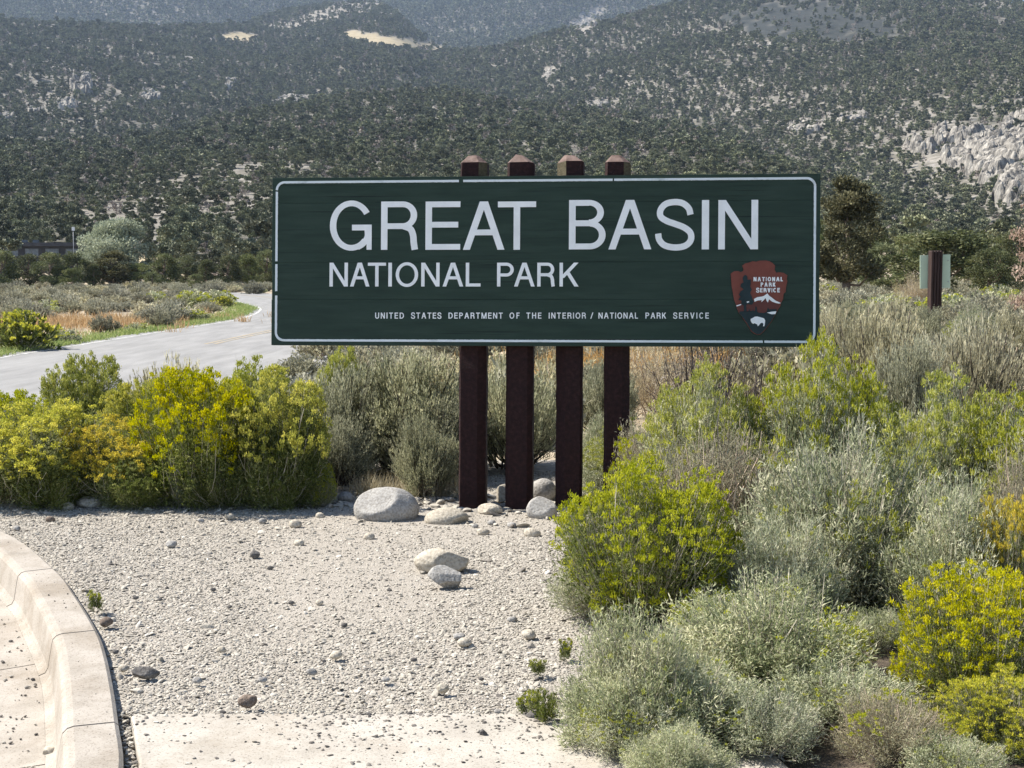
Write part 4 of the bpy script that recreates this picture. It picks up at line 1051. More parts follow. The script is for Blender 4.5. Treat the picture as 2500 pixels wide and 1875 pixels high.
field_plant("sagebrush", LT[1], 340, 790, 70, 28, Zl, "low grey sagebrush at the right end of the orange grass")
def left_place(u, y):
    a = "below the dark building" if u < 190 else ("below the silver tree" if u < 390 else "before the road bend")
    b = "front row by orange grass" if y < 62 else ("middle of the field" if y < 95 else "back row against the dark trees")
    return b, a
def right_place(u, y):
    a = "between the two signs" if u < 2200 else ("around the small sign" if u < 2360 else "toward the right edge")
    b = "nearest rows" if y < 22 else ("middle rows" if y < 45 else "farthest rows by the junipers")
    return b, a
def not_road(x, y):
    e = np.interp(y, left_edge[:, 1], left_edge[:, 0])
    return (x < e - 1.3)
placed = []
cnt = 0
for tr in range(6000):
    y = 42 + (132 - 42) * random.random() ** 0.85
    x = random.uniform(-0.42, -0.165) * y
    if y < 88 and not not_road(x, y): continue
    if y >= 88 and x > -22 and y < 100: continue
    u, v = to_px(x, y, -0.75)
    if 90 < u < 360 and 768 < v < 826: continue
    w = random.uniform(0.9, 2.1)
    if any((x - a) ** 2 + (y - b) ** 2 < (0.42 * (w + c)) ** 2 for a, b, c in placed): continue
    placed.append((x, y, w)); cnt += 1
    t = random.random()
    me = LF[1] if t < 0.07 else (random.choice(LS) if t < 0.2 else random.choice(LT))
    nm, lb, gr = ("rabbitbrush", "lime-tipped shrub scattered in the sagebrush field across the road", "lime-tipped shrubs in the left field") if t < 0.07 else (("rabbitbrush", "straw-coloured shrub scattered in the sagebrush field across the road", "straw-coloured shrubs in the left field") if t < 0.2 else ("sagebrush", "grey sagebrush in the field between the road and the dark trees", "sagebrush in the left field"))
    b_, a_ = left_place(u, y)
    lb = {"sagebrush": "grey sagebrush", "rabbitbrush": "lime-tipped shrub" if t < 0.07 else "straw-coloured shrub"}[nm] + " across the road, " + b_ + ", " + a_
    place(nm, me, x, y, float(zfun(x, y)), random.uniform(0, 6.28), (w, w, w * random.uniform(0.55, 0.85)), lb, "shrub", gr + ", " + b_ + ", " + a_)
    if cnt >= 210: break
placed = []; cnt = 0
for tr in range(5000):
    y = 12.5 + (95 - 12.5) * random.random() ** 1.1
    x = random.uniform(0.02, 0.42) * y if random.random() < 0.35 else random.uniform(0.19, 0.42) * y
    if 20 < y < 30 and abs(x - 0.305 * y) < 0.9: continue
    w = random.uniform(0.9, 1.8)
    if any((x - a) ** 2 + (y - b) ** 2 < (0.38 * (w + c)) ** 2 for a, b, c in placed): continue
    placed.append((x, y, w)); cnt += 1
    t = random.random()
    me = LF[1] if t < 0.10 else (random.choice(LS) if t < 0.4 else random.choice(LT))
    nm, lb, gr = ("rabbitbrush", "lime-tipped shrub in the brush behind the big sign", "lime-tipped shrubs in the right field") if t < 0.10 else (("rabbitbrush", "straw-coloured shrub in the brush behind the big sign", "straw-coloured shrubs in the right field") if t < 0.4 else ("sagebrush", "grey sagebrush in the brush behind the big sign", "sagebrush in the right field"))
    b_, a_ = right_place(1250 + F * x / y, y)
    lb = {"sagebrush": "grey sagebrush", "rabbitbrush": "lime-tipped shrub" if t < 0.10 else "straw-coloured shrub"}[nm] + " in the " + b_ + ", " + a_
    place(nm, me, x, y, float(zfun(x, y)), random.uniform(0, 6.28), (w, w, w * random.uniform(0.5, 0.8)), lb, "shrub", gr + ", " + b_ + ", " + a_)
    if cnt >= 260: break

placed = []; cnt = 0
for tr in range(3000):
    y = random.uniform(10.2, 34); x = random.uniform(-4.3 if y > 11 else -3.2, 0.12 * y)
    if x < -4.3: continue
    w = random.uniform(0.8, 1.5)
    if any((x - a) ** 2 + (y - b) ** 2 < (0.42 * (w + c)) ** 2 for a, b, c in placed): continue
    placed.append((x, y, w)); cnt += 1
    t = random.random()
    me = LS[cnt % 2] if t < 0.35 else (PR['tan'] if t < 0.5 else LT[cnt % 3])
    place("dry_shrub" if 0.35 <= t < 0.5 else ("rabbitbrush" if t < 0.35 else "sagebrush"), me, x, y, float(zfun(x, y)), random.uniform(0, 6.28), (w, w, w * random.uniform(0.55, 0.8)),
          "brown leafless shrub glimpsed under the big sign's lower edge" if 0.35 <= t < 0.5 else ("straw-coloured shrub glimpsed under the big sign's lower edge" if t < 0.35 else "grey sagebrush glimpsed under the big sign's lower edge"), "shrub",
          "leafless shrubs behind the big sign" if 0.35 <= t < 0.5 else ("straw-coloured shrubs behind the big sign" if t < 0.35 else "sagebrush behind the big sign"))
    if cnt >= 75: break

# ------------------------------------------------------------------ trees
def tree_arrays(seed, H=4.0, Rr=1.6, clumps_=26, per=70, leaf=0.22, shape='round', base=0.12, gap=0.0):
    """trunk with limbs, and a crown of leaf sprays gathered in clumps"""
    r = np.random.default_rng(seed)
    z0 = H * base
    cs = []
    while len(cs) < clumps_:
        a = r.uniform(0, 6.283); t = r.random()
        if shape == 'round': rad = Rr * math.sqrt(max(0.0, 1 - (1.7 * t - 0.75) ** 2)) * 0.85
        elif shape == 'cone': rad = Rr * (1 - t) ** 0.75 * 0.9 + 0.12 * Rr
        elif shape == 'spread': rad = Rr * math.sqrt(max(0.0, 1 - (1.35 * t - 0.4) ** 2)) * 0.9
        else: rad = Rr * (0.55 + 0.45 * math.sin(3.2 * t + 0.4)) * 0.9
        q = r.random() ** 0.45
        cs.append((rad * q * math.cos(a), rad * q * math.sin(a), z0 + (H - z0) * (0.08 + 0.86 * t)))
    cs = np.array(cs)
    rc = Rr * r.uniform(0.22, 0.40, len(cs))
    ci = np.repeat(np.arange(len(cs)), per)
    n = len(ci)
    d = unit(r.normal(size=(n, 3)))
    p = cs[ci] + d * (rc[ci] * r.random(n) ** 0.35)[:, None] * np.array([1, 1, 0.75])
    dirs = unit(d + np.array([0, 0, 0.5]) + r.normal(0, 0.5, (n, 3)))
    side = unit(np.cross(dirs, unit(r.normal(size=(n, 3)))))
    ct = r.normal(0, 0.14, len(cs))
    tint = np.clip(0.42 + ct[ci] + r.normal(0, 0.16, n), 0, 1)
    L_ = leaf * r.uniform(0.6, 1.3, n)
    V, q, t, ti = leaf_strips(p - dirs * (L_ * 0.4)[:, None], dirs, side, L_, L_ * 0.55, r.normal(0, 0.35, n), tint)
    # trunk and limbs
    mb = MB()
    tw = H * 0.028
    pts = [np.array([0, 0, -0.1])]
    for k in range(1, 5):
        pts.append(np.array([r.normal(0, 0.05) * Rr, r.normal(0, 0.05) * Rr, H * 0.85 * k / 4]))
    for k in range(4):
        mb.tube(pts[k], pts[k + 1], tw * (1.3 - k * 0.3), tw * (1.3 - (k + 1) * 0.3) + 0.004, 7)
    for c in cs[:14]:
        k = min(3, max(0, int((c[2] * 0.6) / (H * 0.85) * 4)))
        f = (c[2] * 0.6 / (H * 0.85) * 4) - k
        s_ = pts[k] + (pts[k + 1] - pts[k]) * np.clip(f, 0, 1)
        m_ = (s_ + c) / 2 + np.array([0, 0, -0.06 * H])
        mb.tube(s_, m_, tw * 0.45, tw * 0.3, 5); mb.tube(m_, c, tw * 0.3, tw * 0.1, 5)
    return mb, (V, q, t, ti)
def tree_meshes(name, leaf_m, **k):
    mb, (V, q, t, ti) = tree_arrays(**k)
    return {"trunk": mb.mesh(name + "_trunk", M['bark'], True), "crown": make_mesh(name + "_crown", V, quads=q, tris=t, mat=leaf_m, attr={"tint": ti})}
TJ = [tree_meshes("juniper", M['juniper'], seed=71 + i, H=4.0, Rr=1.7, clumps_=34, per=200, leaf=0.14, shape=sh, base=0.06) for i, sh in enumerate(('round', 'spread', 'cone', 'round', 'other'))]
TP = [tree_meshes("pinyon", M['pine'], seed=81 + i, H=4.6, Rr=1.3, clumps_=64, per=230, leaf=0.115, shape='other', base=0.14) for i in range(2)]
TSv = tree_meshes("silver_tree", M['silver'], seed=91, H=6.5, Rr=3.6, clumps_=60, per=420, leaf=0.21, shape='spread', base=0.2)
def tree(name, meshes, u, vb, wpx, hpx, H0, R0, label, y=None, group=None, rot=None):
    z = -0.75 if u < 1200 else 0.0
    if y is None:
        x, y = ground_pt(u, vb, z)
    else:
        x = (u - 1250) / F * y
    z = float(terrain(x, y, True))
    w, h = wpx / F * y, hpx / F * y
    root = empty(name, (x, y, z - 0.03), rng.uniform(0, 6.28) if rot is None else rot, label=label, cat="tree", group=group)
    root.scale = (w / (2 * R0), w / (2 * R0), h / H0)
    for k, me in meshes.items(): obj(k, me, root)
    return root
left_trees = [(10, 128, 100, 95, 'dark round juniper at the far left edge, below the dark building', 0), (75, 132, 84, 84, 'dark juniper second from the left edge, below the building', 3),
    (128, 126, 96, 90, 'big dark juniper with a rounded top in the left row', 0), (190, 128, 80, 92, 'dark juniper below the street lamp', 4), (178, 120, 62, 55, 'low green juniper in front of the row, below the street lamp', 1),
    (232, 128, 50, 62, 'small pointed juniper left of the brownish tree', 2), (345, 131, 70, 62, 'low spreading juniper right of the brownish tree', 1), (405, 133, 90, 84, 'dark juniper below the hillside shed', 0),
    (455, 136, 80, 76, 'dark juniper at the middle of the left row', 3), (505, 130, 70, 72, 'pointed olive-green juniper left of the road bend', 2), (560, 132, 80, 80, 'dark juniper above the road bend', 0),
    (610, 134, 74, 84, 'green juniper just left of the sign edge', 4), (655, 138, 80, 92, 'green juniper partly hidden by the sign edge', 3), (375, 126, 50, 44, 'small green juniper in front of the shed juniper', 1),
    (700, 140, 80, 80, 'dark juniper hidden mostly behind the sign', 0), (480, 122, 44, 40, 'small round juniper at the foot of the left row', 1)]
for (u, y, w, h, lab, k) in left_trees:
    tree("juniper_tree", TJ[k], u, 700, w, h, 4.0, 1.7, lab, y=y)
tree("pinyon_tree", TP[1], 275, 700, 110, 92, 4.6, 1.3, "brownish bushy tree standing below the silver-leaved tree", y=131)
sv = tree("silver_tree", TSv, 285, 700, 178, 152, 6.5, 3.6, "pale silver-green broad tree rising above the dark row on the left", y=150)
tree("pinyon_tree", TP[0], 2065, 735, 185, 305, 4.6, 1.3, "tall shaggy pinyon pine right of the big sign", y=54)
M['rust'] = leaf_mat("rust_leaf", (0.24, 0.16, 0.115), (0.42, 0.31, 0.235), (0.56, 0.45, 0.36), 0.35)
TR = tree_meshes("rust_shrub", M['rust'], seed=95, H=3.0, Rr=1.0, clumps_=40, per=80, leaf=0.085, shape='other', base=0.05)
tree("dry_tree", TR, 2525, 760, 150, 330, 3.0, 1.0, "rust-pink drooping shrub-like tree at the right edge", y=30)
for (u, y, w, h, lab, k) in [(2300, 62, 290, 165, "broad dark juniper behind the small sign", 1), (2150, 66, 130, 130, "dark juniper between the tall pine and the small sign", 0), (2420, 58, 130, 120, "juniper right of the small sign with a shaded side", 3),
        (2120, 80, 90, 170, "slender juniper close behind the tall pine", 4), (2480, 75, 120, 150, "juniper at the right edge behind the reddish shrub", 0), (2360, 90, 100, 120, "green juniper above the broad one behind the small sign", 2), (1990, 70, 90, 190, "juniper half hidden by the sign's right edge", 4),
        (2210, 95, 90, 120, "olive juniper farther back above the small sign", 0), (2440, 105, 90, 110, "olive juniper farther back near the right edge", 3)]:
    tree("juniper_tree", TJ[k], u, 720, w, h, 4.0, 1.7, lab, y=y)
bush('tan', 2190, 2300, 660, 740, y=45.0, label="brown dry shrub left of the small sign post", rot=0.4)

# ------------------------------------------------------------------ hillside trees
hill_src_meshes = []
def hill_tree_mesh(name, mat, seed, shape, cl, per, leaf, H=4.0, Rr=1.6):
    mb, (V, q, t, ti) = tree_arrays(seed, H, Rr, cl, per, leaf, shape, 0.03)
    return make_mesh(name, V, quads=q, tris=t, mat=mat, attr={"tint": ti})
HM = [hill_tree_mesh("hill_tree", M['hill_tree'], 300 + i, sh, 18, 34, 0.52) for i, sh in enumerate(('round', 'round', 'spread', 'cone', 'other'))]
HN = [hill_tree_mesh("foot_tree", M['hill_tree'], 340 + i, sh, 22, 110, 0.27) for i, sh in enumerate(('round', 'round', 'spread', 'cone', 'other'))]
HN.append(hill_tree_mesh("foot_tree_dead", M['dead_tree'], 350, 'round', 14, 40, 0.25))
HM.append(hill_tree_mesh("hill_tree_dead", M['dead_tree'], 310, 'round', 12, 10, 0.5))
HMF = [hill_tree_mesh("far_tree", M['hill_tree'], 320 + i, 'cone', 7, 12, 1.5, 8.0, 2.3) for i in range(2)]
src = make_source("hillside_tree_source", HM + HMF + HN)

def jitter_grid(cell, r0, r1, seed, half=0.60):
    r = np.random.default_rng(seed)
    xm = r1 * math.sin(half)
    gx = np.arange(-xm, xm, cell); gy = np.arange(r0 * math.cos(half), r1, cell)
    X, Y = np.meshgrid(gx, gy, indexing='ij')
    X = X + r.uniform(-0.48, 0.48, X.shape) * cell; Y = Y + r.uniform(-0.48, 0.48, Y.shape) * cell
    X, Y = X.ravel(), Y.ravel()
    rr = np.hypot(X, Y); az = np.arctan2(X, Y)
    k = (rr > r0) & (rr < r1) & (np.abs(az) < half)
    return X[k], Y[k]
# sight-line table: highest elevation angle up to each radius, per bearing
azt = np.linspace(-0.64, 0.64, 320); rt = np.geomspace(60, 5600, 420)
AT, RT = np.meshgrid(azt, rt, indexing='ij')
ZT = terrain(RT * np.sin(AT), RT * np.cos(AT))
EL = np.maximum.accumulate((ZT - EYE) / RT, axis=1)
def visible(x, y, z, h):
    r = np.hypot(x, y); a = np.arctan2(x, y)
    i = np.clip(np.round((a - azt[0]) / (azt[1] - azt[0])).astype(int), 0, len(azt) - 1)
    j = np.clip(np.searchsorted(rt, r) - 2, 0, len(rt) - 1)
    return (z + h * 1.1 - EYE) / r > EL[i, j] - 0.0012
PX, PY, PZ, PS, PI = [], [], [], [], []
for (cell, r0, r1, seed, h0, h1, far) in ((4.6, 150, 520, 1, 2.6, 5.2, 0), (4.7, 520, 1150, 2, 3.0, 5.4, 0), (5.6, 1150, 2700, 3, 4.0, 6.8, 0), (8.0, 2500, 4700, 4, 10.0, 17.0, 1)):
    x, y = jitter_grid(cell, r0, r1, seed)
    z = terrain(x, y)
    u, v = to_px(x, y, z)
    bare, meadow, brush = patches(u, v)
    nz = sine_noise(np.stack([x, y], -1), 50 + seed, 1 / (26.0 if not far else 120.0), 4, 0.7)
    dens = np.clip(0.93 + 0.45 * nz + 0.25 * sine_noise(np.stack([x, y], -1), 80 + seed, 1 / 110.0, 3), 0.22, 1) if not far else np.clip(0.97 + 0.3 * nz, 0.3, 1)
    dens = dens * (1 - bare * 0.92) * (1 - 0.97 * meadow) * (1 - 0.93 * brush)
    dens = dens * np.where((np.hypot(x, y) < 260) & (x > 0), 0.6, 1)
    # keep the clearing round the building and shed open
    dens = np.where((u > -400) & (u < 215) & (y < 215) & (y > 150), 0.0, dens)
    dens = np.where((u > 325) & (u < 400) & (v > 602) & (v < 662), 0.0, dens)
    keep = np.random.default_rng(seed + 70).random(len(x)) < dens
    h = np.random.default_rng(seed + 90).uniform(h0, h1, len(x)) * np.random.default_rng(seed + 91).uniform(0.6, 1.1, len(x))
    keep &= visible(x, y, z, h)
    keep &= v > -420
    x, y, z, h = x[keep], y[keep], z[keep], h[keep]
    rr = np.random.default_rng(seed + 33)
    pick = rr.integers(0, 5, len(x))
    pick = np.where(rr.random(len(x)) < 0.10, 5, pick)
    big = rr.random(len(x)) < 0.09; h = np.where(big, h * 1.5, h)
    # grey dead and thin wood on the rocky left hill
    if far: pick = rr.integers(6, 8, len(x))
    elif r0 < 500: pick = pick + 8
    PX.append(x); PY.append(y); PZ.append(z); PS.append(h / (4.0 if not far else 8.0)); PI.append(pick)
PX, PY, PZ, PS, PI = map(np.concatenate, (PX, PY, PZ, PS, PI))
order = np.argsort(np.hypot(PX, PY)); PX, PY, PZ, PS, PI = (a[order] for a in (PX, PY, PZ, PS, PI))
_u, _v = to_px(PX, PY, PZ)
inview = (_u > -30) & (_u < 2530) & (_v > -10) & ~((_u > 690) & (_u < 1985) & (_v > 450))
order = np.concatenate([np.where(inview)[0][:260], np.setdiff1d(np.arange(len(PX)), np.where(inview)[0][:260])])
PX, PY, PZ, PS, PI = (a[order] for a in (PX, PY, PZ, PS, PI))
NIND = 260
rr = np.random.default_rng(5)
for i in range(NIND):
    dead = PI[i] == 13
    u_, _v = to_px(PX[i], PY[i], PZ[i])
    a_ = "above the dark building" if u_ < 200 else ("around the silver tree" if u_ < 390 else ("left of the big sign" if u_ < 680 else ("hidden behind the big sign" if u_ < 2000 else ("above the small sign" if u_ < 2350 else "below the pale cliff"))))
    d_ = math.hypot(PX[i], PY[i]); b_ = "lowest trees" if d_ < 185 else ("second rank of trees" if d_ < 215 else "upper rank of trees")
    obj("dead_tree" if dead else "juniper_tree", HN[PI[i] - 8], None, (PX[i], PY[i], PZ[i] - 0.05), (0, 0, rr.uniform(0, 6.28)), (PS[i] * rr.uniform(0.9, 1.25), PS[i] * rr.uniform(0.9, 1.25), PS[i]),
        ("grey leafless tree" if dead else "dark green juniper") + " at the hill foot, " + b_ + ", " + a_, "tree", ("leafless trees" if dead else "junipers") + " at the hill foot, " + b_ + ", " + a_)
n = len(PX) - NIND
s = PS[NIND:]
scatter("forest", np.stack([PX[NIND:], PY[NIND:], PZ[NIND:] - 0.1], 1), np.stack([np.zeros(n), np.zeros(n), rng.uniform(0, 6.28, n)], 1),
        np.stack([s * rng.uniform(1.0, 1.45, n), s * rng.uniform(1.0, 1.45, n), s], 1), PI[NIND:], src)
print("hill trees", len(PX))

# low brush outside the view and behind the big sign, one mass
bsrc = make_source("brush_source", [m_["foliage"] for m_ in LT + LS])
bx_, by_ = np.random.default_rng(55).uniform(-75, 75, 9000), np.random.default_rng(56).uniform(2.5, 128, 9000)
az_ = bx_ / by_
zone = ((np.abs(az_) > 0.44) | ((az_ > -0.16) & (az_ < 0.20) & (by_ > 34))) & (np.abs(az_) < 1.6)
e_ = np.interp(by_, left_edge[:, 1], left_edge[:, 0])
zone &= np.hypot(bx_, by_) > 10
zone &= ~((bx_ > e_ - 1.6) & (bx_ < e_ + 10.5) & (by_ < 92)) & ~((by_ > 85) & (bx_ > -70) & (bx_ < -12)) & ~((bx_ > -6.5) & (bx_ < 2.9) & (by_ < 10))
keep_ = zone & (np.random.default_rng(57).random(9000) < np.where(by_ < 40, 0.75, 0.5))
bx_, by_ = bx_[keep_], by_[keep_]
sb = np.random.default_rng(58).uniform(0.9, 1.9, len(bx_))
scatter("brush", np.stack([bx_, by_, zfun(bx_, by_)], 1), np.stack([0 * sb, 0 * sb, np.random.default_rng(59).uniform(0, 6.28, len(sb))], 1), np.stack([sb, sb, sb * 1.1], 1), np.random.default_rng(60).integers(0, 5, len(sb)), bsrc)

# ------------------------------------------------------------------ cliffs and outcrops
def worley(X, Y, cell, seed):
    """nearest and second nearest cell distance, and a random value of the nearest cell"""
    gx, gy = X / cell, Y / cell
    ix, iy = np.floor(gx).astype(int), np.floor(gy).astype(int)
    d1 = np.full(X.shape, 9.0); d2 = np.full(X.shape, 9.0); val = np.zeros(X.shape)
    for a in (-1, 0, 1):
        for b in (-1, 0, 1):
            cx_, cy_ = ix + a, iy + b
            h = np.sin(cx_ * 127.1 + cy_ * 311.7 + seed * 17.3) * 43758.5453
            h2 = np.sin(cx_ * 269.5 + cy_ * 183.3 + seed * 7.7) * 43758.5453
            h3 = np.sin(cx_ * 419.2 + cy_ * 371.9 + seed * 3.1) * 43758.5453
            px_, py_ = cx_ + (h - np.floor(h)), cy_ + (h2 - np.floor(h2))
            d = np.hypot(gx - px_, gy - py_)
            nearer = d < d1
            d2 = np.where(nearer, d1, np.minimum(d2, d)); val = np.where(nearer, h3 - np.floor(h3), val); d1 = np.where(nearer, d, d1)
    return d1, d2, val
def rock_sheet(name, spots, amp, label, seed, cat="cliff", step=0.9, cell=7.0):
    """bedrock breaking out of the slope: one sheet over the terrain, stepped into jointed blocks. spots = photo ellipses (u, v, ru, rv)"""
    pts = []
    for (u, v, ru, rv) in spots:
        for a in np.linspace(0, 6.28, 13): pts.append(hit(u + ru * math.cos(a), v + rv * math.sin(a), 300))
    pts = np.array(pts)
    x0, x1 = pts[:, 0].min(), pts[:, 0].max(); y0, y1 = np.percentile(pts[:, 1], 2), np.percentile(pts[:, 1], 98)
    nx, ny = int(min(240, max(8, (x1 - x0) / step))), int(min(260, max(8, (y1 - y0) / step)))
    X, Y = np.meshgrid(np.linspace(x0, x1, nx), np.linspace(y0, y1, ny), indexing='ij')
    Z = terrain(X, Y)
    U, V = to_px(X, Y, Z)
    P = np.stack([X, Y], -1)
    m = np.full(X.shape, -1.0)
    for (u, v, ru, rv) in spots:
        m = np.maximum(m, 1 - ((U - u) / ru) ** 2 - ((V - v) / rv) ** 2)
    m = m + 1.0 * sine_noise(P, seed, 1 / 12.0, 4, 0.7) - 0.2
    w = ss(0.0, 0.28, m)
    wx = X + 2.0 * sine_noise(P, seed + 1, 1 / 12.0, 2); wy = Y + 2.0 * sine_noise(P, seed + 2, 1 / 12.0, 2)
    c_, s_ = math.cos(0.5), math.sin(0.5)
    a1, a2, v1 = worley(wx * c_ + wy * s_, (wy * c_ - wx * s_) * 0.6, cell, seed)
    b1, b2, v2 = worley(wx, wy * 0.7, cell * 0.38, seed + 5)
    h = amp * (0.25 + 0.75 * v1) * np.clip((a2 - a1) * 4.5, 0, 1) ** 0.6 + amp * 0.38 * v2 * np.clip((b2 - b1) * 4, 0, 1) ** 0.6 + amp * 0.12 * sine_noise(P, seed + 3, 1 / 2.2, 3)
    Zr = Z - 1.5 + w * (h + 1.6)
    q = grid_quads(nx, ny)[:, ::-1]
    wf = w.ravel()
    q = q[(wf[q] > 0.02).any(1)]
    o0 = np.array([X.mean(), Y.mean(), Z.mean()])
    me = make_mesh(name, np.stack([X, Y, Zr], -1).reshape(-1, 3) - o0, quads=q, mat=M['cliff'])
    return obj(name, me, None, tuple(o0), label=label, cat=cat)
rock_sheet("cliff", [(2240, 368, 60, 16), (2300, 345, 40, 34), (2420, 380, 130, 62), (2470, 450, 90, 70), (2500, 350, 90, 50), (2330, 395, 30, 24)], 7.0, "broad pale rock cliff on the hillside at the right edge", 41, step=0.7, cell=9.5)
rock_sheet("rock_outcrop", [(200, 222, 34, 26)], 9.0, "pale pillar-like rock outcrop high on the left hill", 42, "outcrop", 1.0, 7.0)
rock_sheet("rock_outcrop", [(175, 258, 44, 13)], 6.0, "pale rounded rock outcrop under the pillar-like one on the left hill", 43, "outcrop", 1.0, 6.0)
rock_sheet("rock_outcrop", [(88, 276, 22, 8), (22, 289, 26, 8)], 4.0, "small low pale outcrop near the left edge of the hill", 44, "outcrop", 1.0, 5.0)
rock_sheet("rock_outcrop", [(365, 240, 26, 14), (440, 215, 22, 10), (560, 212, 26, 12)], 5.0, "scattered pale rocks in the middle of the left hill", 45, "outcrop", 1.2, 6.0)
rock_sheet("rock_outcrop", [(712, 246, 46, 8)], 3.0, "flat white rock ledge at the crest of the near ridge", 46, "outcrop", 1.0, 5.0)
rock_sheet("rock_outcrop", [(1450, 257, 40, 9), (1345, 184, 20, 10)], 3.5, "small white rocks on the slope above the sign posts", 47, "outcrop", 1.2, 6.0)
rock_sheet("rock_outcrop", [(1960, 312, 50, 22), (2080, 292, 40, 10)], 3.5, "grey broken rocks on the slope left of the pale cliff", 48, "outcrop", 1.0, 6.0)
rock_sheet("rock_outcrop", [(1440, 48, 42, 20)], 6.0, "pale scree patch high on the far forested mountain", 49, "outcrop", 4.0, 14.0)

# ------------------------------------------------------------------ far building, lamp, shed
M['bld'] = noise_mat("dark_siding", [(0.3, (0.030, 0.032, 0.038)), (0.7, (0.055, 0.056, 0.062))], 1.5, 0.7)
M['bld_roof'] = noise_mat("dark_roof", [(0.3, (0.035, 0.035, 0.04)), (0.7, (0.07, 0.07, 0.075))], 1.5, 0.6)
M['pane'] = noise_mat("window_glass", [(0.3, (0.10, 0.12, 0.14)), (0.7, (0.20, 0.23, 0.26))], 2, 0.15)
M['trim'] = noise_mat("pale_trim", [(0.3, (0.10, 0.11, 0.12)), (0.7, (0.16, 0.17, 0.18))], 3, 0.6)
M['steel'] = noise_mat("steel", [(0.3, (0.20, 0.20, 0.21)), (0.7, (0.32, 0.32, 0.33))], 8, 0.45)
M['lampwhite'] = noise_mat("lamp_white", [(0.3, (0.70, 0.70, 0.70)), (0.7, (0.80, 0.80, 0.80))], 8, 0.4)
yb = 172.0
bx0, bx1 = (-260 - 1250) / F * yb, (206 - 1250) / F * yb
zt = at_depth(100, 592, yb)[2]
zg = float(terrain((bx0 + bx1) / 2, yb)) - 0.5
bl = empty("building", ((bx0 + bx1) / 2, yb, zg), 0.0, label="long low dark building with a flat roof behind the left trees", cat="building")
hw, hh = (bx1 - bx0) / 2, zt - zg
obj("wall", MB().box(-hw + 0.6, 0.5, 0, hw - 0.6, 9, hh - 0.45).mesh("wall", M['bld']), bl)
obj("roof", MB().box(-hw, -0.3, hh - 0.45, hw, 9.8, hh).mesh("roof", M['bld_roof']), bl)
for k in range(9):
    x0 = -hw + 1.4 + k * 2.55
    w_ = obj("window", MB().box(x0, 0.44, hh - 1.75, x0 + 1.7, 0.50, hh - 0.75).mesh("window", M['trim']), bl)
    obj("pane", MB().box(x0 + 0.07, 0.42, hh - 1.68, x0 + 0.81, 0.445, hh - 0.82).mesh("pane", M['pane']), w_)
    obj("pane", MB().box(x0 + 0.89, 0.42, hh - 1.68, x0 + 1.63, 0.445, hh - 0.82).mesh("pane", M['pane']), w_)
for k, xx in enumerate((hw - 8.3, hw - 6.9, hw - 9.4)):
    obj("roof_vent", MB().box(xx, 2.0, hh, xx + 0.6, 2.6, hh + 0.35).mesh("roof_vent", M['trim']), bl)
lx, ly = (185 - 1250) / F * 160.0, 160.0
lz = float(terrain(lx, ly)) - 0.3
lt = at_depth(185, 563, ly)[2]
lp = empty("street_lamp", (lx, ly, lz), 0, label="thin lamp post with a white head at the right end of the dark building", cat="lamp post")
obj("pole", MB().tube((0, 0, 0), (0, 0, lt - lz), 0.05, 0.04, 8).mesh("pole", M['steel'], True), lp)
obj("lamp_head", MB().prism([(-0.13, -0.12), (0.13, -0.12), (0.17, 0.12), (-0.17, 0.12)], lt - lz, lt - lz + 0.42).mesh("lamp_head", M['lampwhite']), lp)
M['shed'] = noise_mat("brown_boards", [(0.3, (0.07, 0.05, 0.04)), (0.7, (0.15, 0.11, 0.09))], 3, 0.9, stretch=(4, 4, 0.5))
sx, sy = (380 - 1250) / F * 205.0, 205.0
sz = at_depth(380, 622, sy)[2]
sz = min(sz, float(terrain(sx, sy)) + 1.2)
sh = empty("shed", (sx, sy, sz - 0.05), 0.25, label="small brown shed on the pale clearing beside the silver tree", cat="shed")
obj("wall", MB().box(-0.85, -0.7, -1.2, 0.85, 0.7, 0.85).mesh("wall", M['shed']), sh)
obj("roof", MB().poly([(-1.0, -0.9, 0.8), (1.0, -0.9, 0.8), (1.0, 0, 1.15), (-1.0, 0, 1.15)]).poly([(-1.0, 0.9, 0.8), (-1.0, 0, 1.15), (1.0, 0, 1.15), (1.0, 0.9, 0.8)]).poly([(-1.0, -0.9, 0.8), (-1.0, 0.9, 0.8), (1.0, 0.9, 0.8), (1.0, -0.9, 0.8)]).mesh("roof", M['rock_brown']), sh)
obj("door", MB().box(-0.3, -0.74, -0.6, 0.3, -0.702, 0.6).mesh("door", M['bld']), sh)

# ------------------------------------------------------------------ small sign seen from behind
M['post_brown'] = noise_mat("post_brown", [(0.3, (0.020, 0.011, 0.009)), (0.7, (0.05, 0.03, 0.025))], 6, 0.75, 0.3, stretch=(6, 6, 0.4))
M['panel_back'] = noise_mat("panel_back", [(0.3, (0.44, 0.55, 0.41)), (0.7, (0.50, 0.60, 0.46))], 3, 0.6)
yd = 26.0
cx, _, ztop = at_depth(2273, 612, yd)
s2 = empty("road_sign", (cx + 0.09, yd, 0), R(-16), label="pale green sign panel seen from behind on a ribbed brown post", cat="sign")
for k in range(4):
    b_ = obj("post_board", MB().box(-0.125 + k * 0.060, -0.09, -0.1, -0.125 + k * 0.060 + 0.052, 0.06, ztop).mesh("post_board", M['post_brown']), s2)
    bevel(b_, 0.018, 2)
obj("post_spine", MB().box(-0.115, -0.06, -0.1, 0.10, 0.055, ztop - 0.03).mesh("post_spine", M['post_brown']), s2)
zp0, zp1 = at_depth(2273, 704, yd)[2], at_depth(2273, 622, yd)[2]
pnl = MB().box(-0.235, 0.064, zp0, 0.345, 0.078, zp1)
pan = obj("panel", pnl.mesh("panel", M['panel_back']), s2)
pan.rotation_euler = (0, R(-1.5), R(-10))
s2.rotation_euler = (0, 0, R(12))
